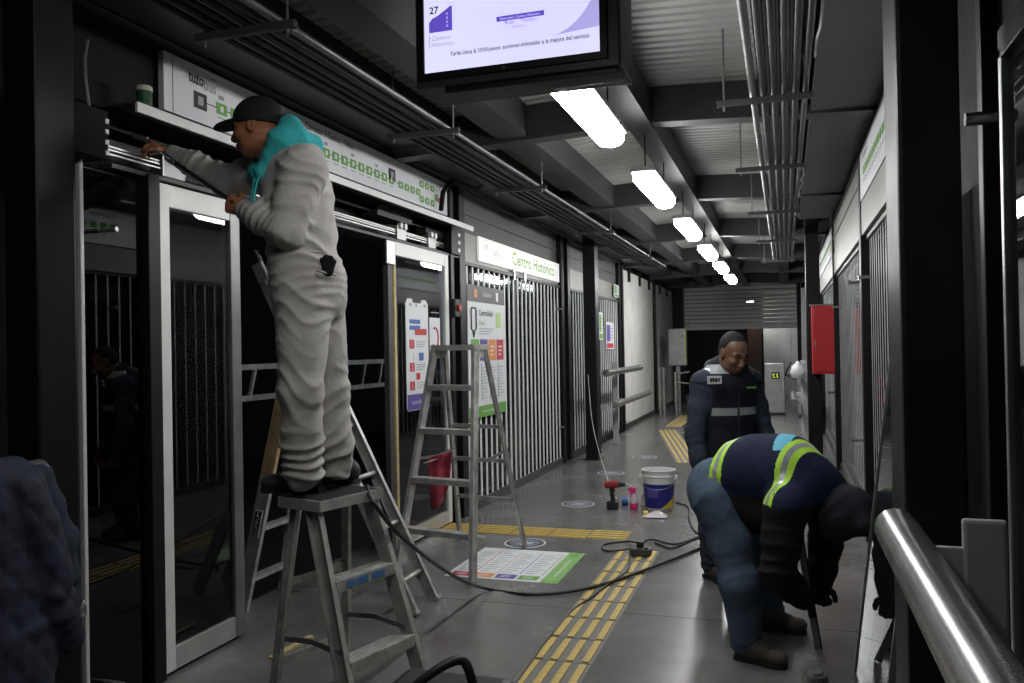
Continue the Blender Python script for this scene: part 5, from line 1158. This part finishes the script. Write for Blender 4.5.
pc_ = P(714.5, 380, 5.30); pt_ = MB().obox(pc_, lt*.05, Z_*.025, ft*.004).build('patch', 'patch_white', vs_)
for (a, w_, z) in ((-.028, .008, 0), (-.010, .007, .002), (.010, .009, -.001), (.030, .006, .001)): MB().obox(pc_+lt*a+Z_*z+ft*.004, lt*w_, Z_*.012, ft*.001).build('patch_print', 'dark_print', pt_)
MB().obox(tors[3]+lt*.085-Z_*.0+ft*.150, lt*.035, Z_*.006, ft*.003).build('chest_print', 'green_print', vs_)
B = Blob()
for sgn in (-1, 1): B.chain([nk+lt*sgn*.025+ft*.115-Z_*.05, nk+lt*sgn*.085+ft*.05+Z_*.0, nk+lt*sgn*.075-ft*.05+Z_*.035, nk-ft*.10+Z_*.02], (.03, .042, .045, .05), .03)
B.cap(nk+lt*.03+ft*.10-Z_*.045, nk+lt*.12+ft*.07-Z_*.01, .035, .045, .03)
put('hood_collar', B, .006, ['grey_fleece'], m2, base=.004)
B = Blob(); B.cap(tors[0], tors[0]-Z_*.06, .175, .17, .05, 0, (ft, .78))
for (a, b, c) in ((RH, RK, RA), (LH, LK, LA)): B.chain([a, b, c+Z_*.02], (.105, .082, .072), .04)
put('trousers', B, .008, ['navy_jacket'], m2, segs=[(RK, RA, .8, .4, .01, 3., .12), (LK, LA, .8, .4, .01, 3., .12)], base=.003)
for (a, u) in ((RA, 712), (LA, 742)): h_ = V(a[0], a[1], 0); boot('boot', m2, a, h_-ft*.07, h_+ft*.20, .001)

# ------------------------------------------------------------------ bent worker
f3 = nrm(V(.97, -.22, 0)); l3 = nrm(V(.22, .97, 0))
m3 = thing('person', 'worker in jeans and dark vest with yellow-green bands bending to the floor', 'person', V(-.1, 4.45, 0))
pel = P(718, 486, 4.40); mid = P(757, 474, 4.30); shm = P(806, 486, 4.14); sd = nrm(shm-pel); up3 = nrm(np.cross(np.cross(sd, Z_), sd))
RH, RM, RK, RA = P(712, 500, 4.28), P(731, 545, 4.20), P(740, 585, 4.12), P(746, 641, 4.12); LH, LK, LA = P(728, 495, 4.55), P(757, 562, 4.58), P(771, 616, 4.60)
RS, RE, RW = P(786, 508, 3.97), P(778, 572, 3.95), P(800, 597, 4.05); LS, LE, LW = P(832, 497, 4.26), P(825, 548, 4.30), P(821, 582, 4.22)
hc = P(842, 514, 4.04); hf = nrm(f3*.45-Z_*.9); hu = nrm(f3*.9+Z_*.45)
B = Blob(); L3, A3 = head_prims(B, hc, hf, hu); B.cap(L3(-.03, 0, -.06), shm, .055, .08, .03); B.chain([pel, mid, shm], (.13, .13, .13), .05)
B.chain([pel, RH, RK, RA], (.1, .08, .055, .04), .04); B.chain([pel, LH, LK, LA], (.1, .08, .055, .04), .04)
for (a, b, c) in ((RS, RE, RW), (LS, LE, LW)): B.chain([shm, a, b, c], (.08, .055, .042, .03), .03)
RHd = nrm(P(812, 607, 4.10)-RW); LHd = nrm(P(820, 603, 4.18)-LW)
hand_prims(B, RW, RHd, Fh, Rh+Z_*.3, curl=.9); hand_prims(B, LW, LHd, -Fh, Rh, curl=.9)
put('body', B, .006, ['skin_brown', 'lip', 'hair_black'], m3)
B = Blob(); B.cap(pel-up3*.0, pel+sd*.06, .150, .145, .05, 0); B.chain([RH, RM, RK, RA+Z_*.0], (.112, .103, .094, .080), .05); B.chain([LH, LK, LA], (.118, .09, .08), .05)
B.cap(P(710, 490, 4.36), P(712, 494, 4.45), .115, .115, .05)
sg = [(RH, RK, .1, .3, .009, 2.5, .15), (RH, RK, .95, .3, .008, 4., .13), (RK, RA, .2, .3, .009, 3., .12), (RK, RA, .92, .35, .012, 4., .12), (LK, LA, .8, .4, .012, 4., .12)]
put('jeans', B, .006, ['jeans'], m3, segs=sg, base=.003)
B = Blob()
B.chain([pel-sd*.08+up3*.02, mid+up3*.0, P(785, 475, 4.20), shm], (.165, .192, .195, .165), .05); B.cap(shm, P(828, 492, 4.10), .14, .10, .05)
B.cap(P(742, 505, 4.28), P(780, 515, 4.16), .12, .12, .05)
for (a, b, c) in ((RS, RE, RW), (LS, LE, LW)): B.cap(shm, a, .13, .10, .05, 0); B.chain([a, a+(b-a)*.5, b, b+(c-b)*.6, c], (.100, .092, .080, .068, .056), .03, 1)
s1 = (P(706, 452, 4.33)-pel)@sd; s2 = (P(800, 462, 4.02)-pel)@sd; ps = (P(783, 450, 4.10)-pel)@sd; pl_ = (P(783, 450, 4.14)-pel)@l3
b2t, b2b = P(823, 453, 4.10), P(772, 484, 3.97); b1t, b1b = P(738, 435, 4.30), P(702, 462, 4.20)
s1a, s1b = (b1t-pel)@sd, (b1b-pel)@sd; s2a, s2b = (b2t-pel)@sd, (b2b-pel)@sd
ld0, lc0 = (b1b-pel)@l3, (b1t-pel)@l3; sl1 = (s1a-s1b)/(lc0-ld0)*.6
B.cut(pel+sd*(s1b-.05)+l3*ld0, -(sd-sl1*l3))
def vest3(c, tg):
    r = tg.copy(); q = c-pel; s = q@sd; h_ = q@up3; l = q@l3; tor = tg == 0
    r[tor & (h_ < -.045+.02*np.sin(s*9))] = 1
    # bands lean with the body: the position along the spine shifts with the sideways coordinate
    la_, lb_2 = (b2t-pel)@l3, (b2b-pel)@l3; sc2 = s2b+(s2a-s2b)*(l-lb_2)/(la_-lb_2)*.75
    lc_, ld_ = (b1t-pel)@l3, (b1b-pel)@l3; sc1 = s1b+(s1a-s1b)*(l-ld_)/(lc_-ld_)*.6
    for sc in (sc1, sc2):
        d_ = np.abs(s-sc); r[tor & (r == 0) & (d_ < .037)] = 2; r[tor & (r == 2) & (d_ < .012)] = 3
    r[tor & (r == 0) & (h_ > 0) & (np.abs(s-ps) < .038) & (np.abs(l-pl_) < .085)] = 4
    return r
sg = [(RS, RE, .8, .5, .011, 3., .14), (RE, RW, .3, .6, .010, 4., .12), (LS, LE, .8, .5, .010, 3., .14), (pel, shm, .3, .5, .007, 2.2, .3)]
put('vest_jacket', B, .0055, ['navy_vest', 'black_cloth', 'hi_vis', 'reflective', 'patch_blue'], m3, matfn=vest3, segs=sg, base=.003)
B = Blob(); B.ell(hc-hf*.0+hu*.012, (hf, hu, l3), (.135, .150, .118), .03); B.cap(shm+up3*.04, hc-hu*.02, .11, .12, .06); B.cap(hc+hf*.08-l3*.08+hu*.09, hc+hf*.08+l3*.08+hu*.09, .045, .045, .05)
B.ell(hc+hf*.155+hu*.01, (hf, hu, l3), (.075, .085, .075), .03, 0, True)
put('hood', B, .006, ['hood_dark'], m3, segs=[(shm, hc, .6, .5, .007, 2., .25)], base=.003)
for (wr, hd_, n_, t_) in ((RW, RHd, Fh, Rh+Z_*.3), (LW, LHd, -Fh, Rh)):
    B = Blob(); hand_prims(B, wr, hd_, n_, t_, curl=.9, inf=.004); B.cap(wr-hd_*.05, wr+hd_*.01, .037, .034, .02); put('glove', B, .005, ['black_cloth'], m3)
boot('boot', m3, RA, onZ(736, 658), onZ(786, 669), .001, 'boot_brown'); boot('boot', m3, LA, onZ(757, 627), onZ(806, 634), .001, 'boot_brown')
pb0 = onZ(818, 650)+Z_*.004; pb1 = P(799, 536, 4.20)
sb_ = thing('pry_bar', 'long thin steel strip the bent worker holds against the floor', 'tool', pb0)
MB().bar(pb0, pb1, Rh, .030, .008).build('blade', 'stainless', sb_); MB().bar(pb0+(pb1-pb0)*.28, pb0+(pb1-pb0)*.52, Rh, .036, .02).build('grip', 'tool_black', sb_); MB().bar(pb0+Rh*.018, pb1+Rh*.018, Rh, .006, .014).build('dark_edge', 'tool_black', sb_)

# ------------------------------------------------------------------ garments over the left barrier
def hung(label, m_, pts, rs, sleeve, srs, X, quilt):
    t = thing('jacket', label, 'jacket', onX(pts[-1][0], pts[-1][1], X)); B = Blob(); Pn = [onX(u, v_, X) for u, v_ in pts]
    for i in range(len(Pn)-1): B.cap(Pn[i], Pn[i+1], rs[i], rs[i+1], .05, 0, (X_, .42))
    Sn = [onX(u, v_, X+.05) for u, v_ in sleeve]; B.chain(Sn, srs, .03, 0, (X_, .7))
    sg = [(Pn[0], Pn[-1], .5, .8, .012, 2., .5), (Sn[0], Sn[-1], .6, .6, .012, 3., .12)]
    o = put('shell', B, .008, [m_], t, segs=sg, base=.006)
    if quilt:
        me = o.data; co = np.zeros(len(me.vertices)*3); me.vertices.foreach_get('co', co); co = co.reshape(-1, 3); nn_ = np.zeros(len(me.vertices)*3); me.vertices.foreach_get('normal', nn_); nn_ = nn_.reshape(-1, 3)
        a = co[:, 1]+co[:, 2]*.8; b = co[:, 1]-co[:, 2]*.8; co += nn_*(.007*np.minimum(np.abs(np.sin(a*28)), np.abs(np.sin(b*28))))[:, None]
        me.vertices.foreach_set('co', co.ravel().astype(np.float32)); me.update()
    return o
hung('quilted navy jacket draped over the left barrier rail', 'quilt_navy', [(3, 510), (3, 570), (5, 650), (6, 720)], (.17, .18, .18, .18), [(26, 492), (46, 560), (60, 610), (72, 640)], (.07, .075, .06, .045), -2.40, True)
hung('plain dark blue garment hanging behind the quilted jacket', 'navy_jacket', [(40, 476), (58, 560), (62, 600)], (.05, .07, .06), [(40, 478), (60, 540), (72, 600)], (.05, .06, .04), -2.48, False)
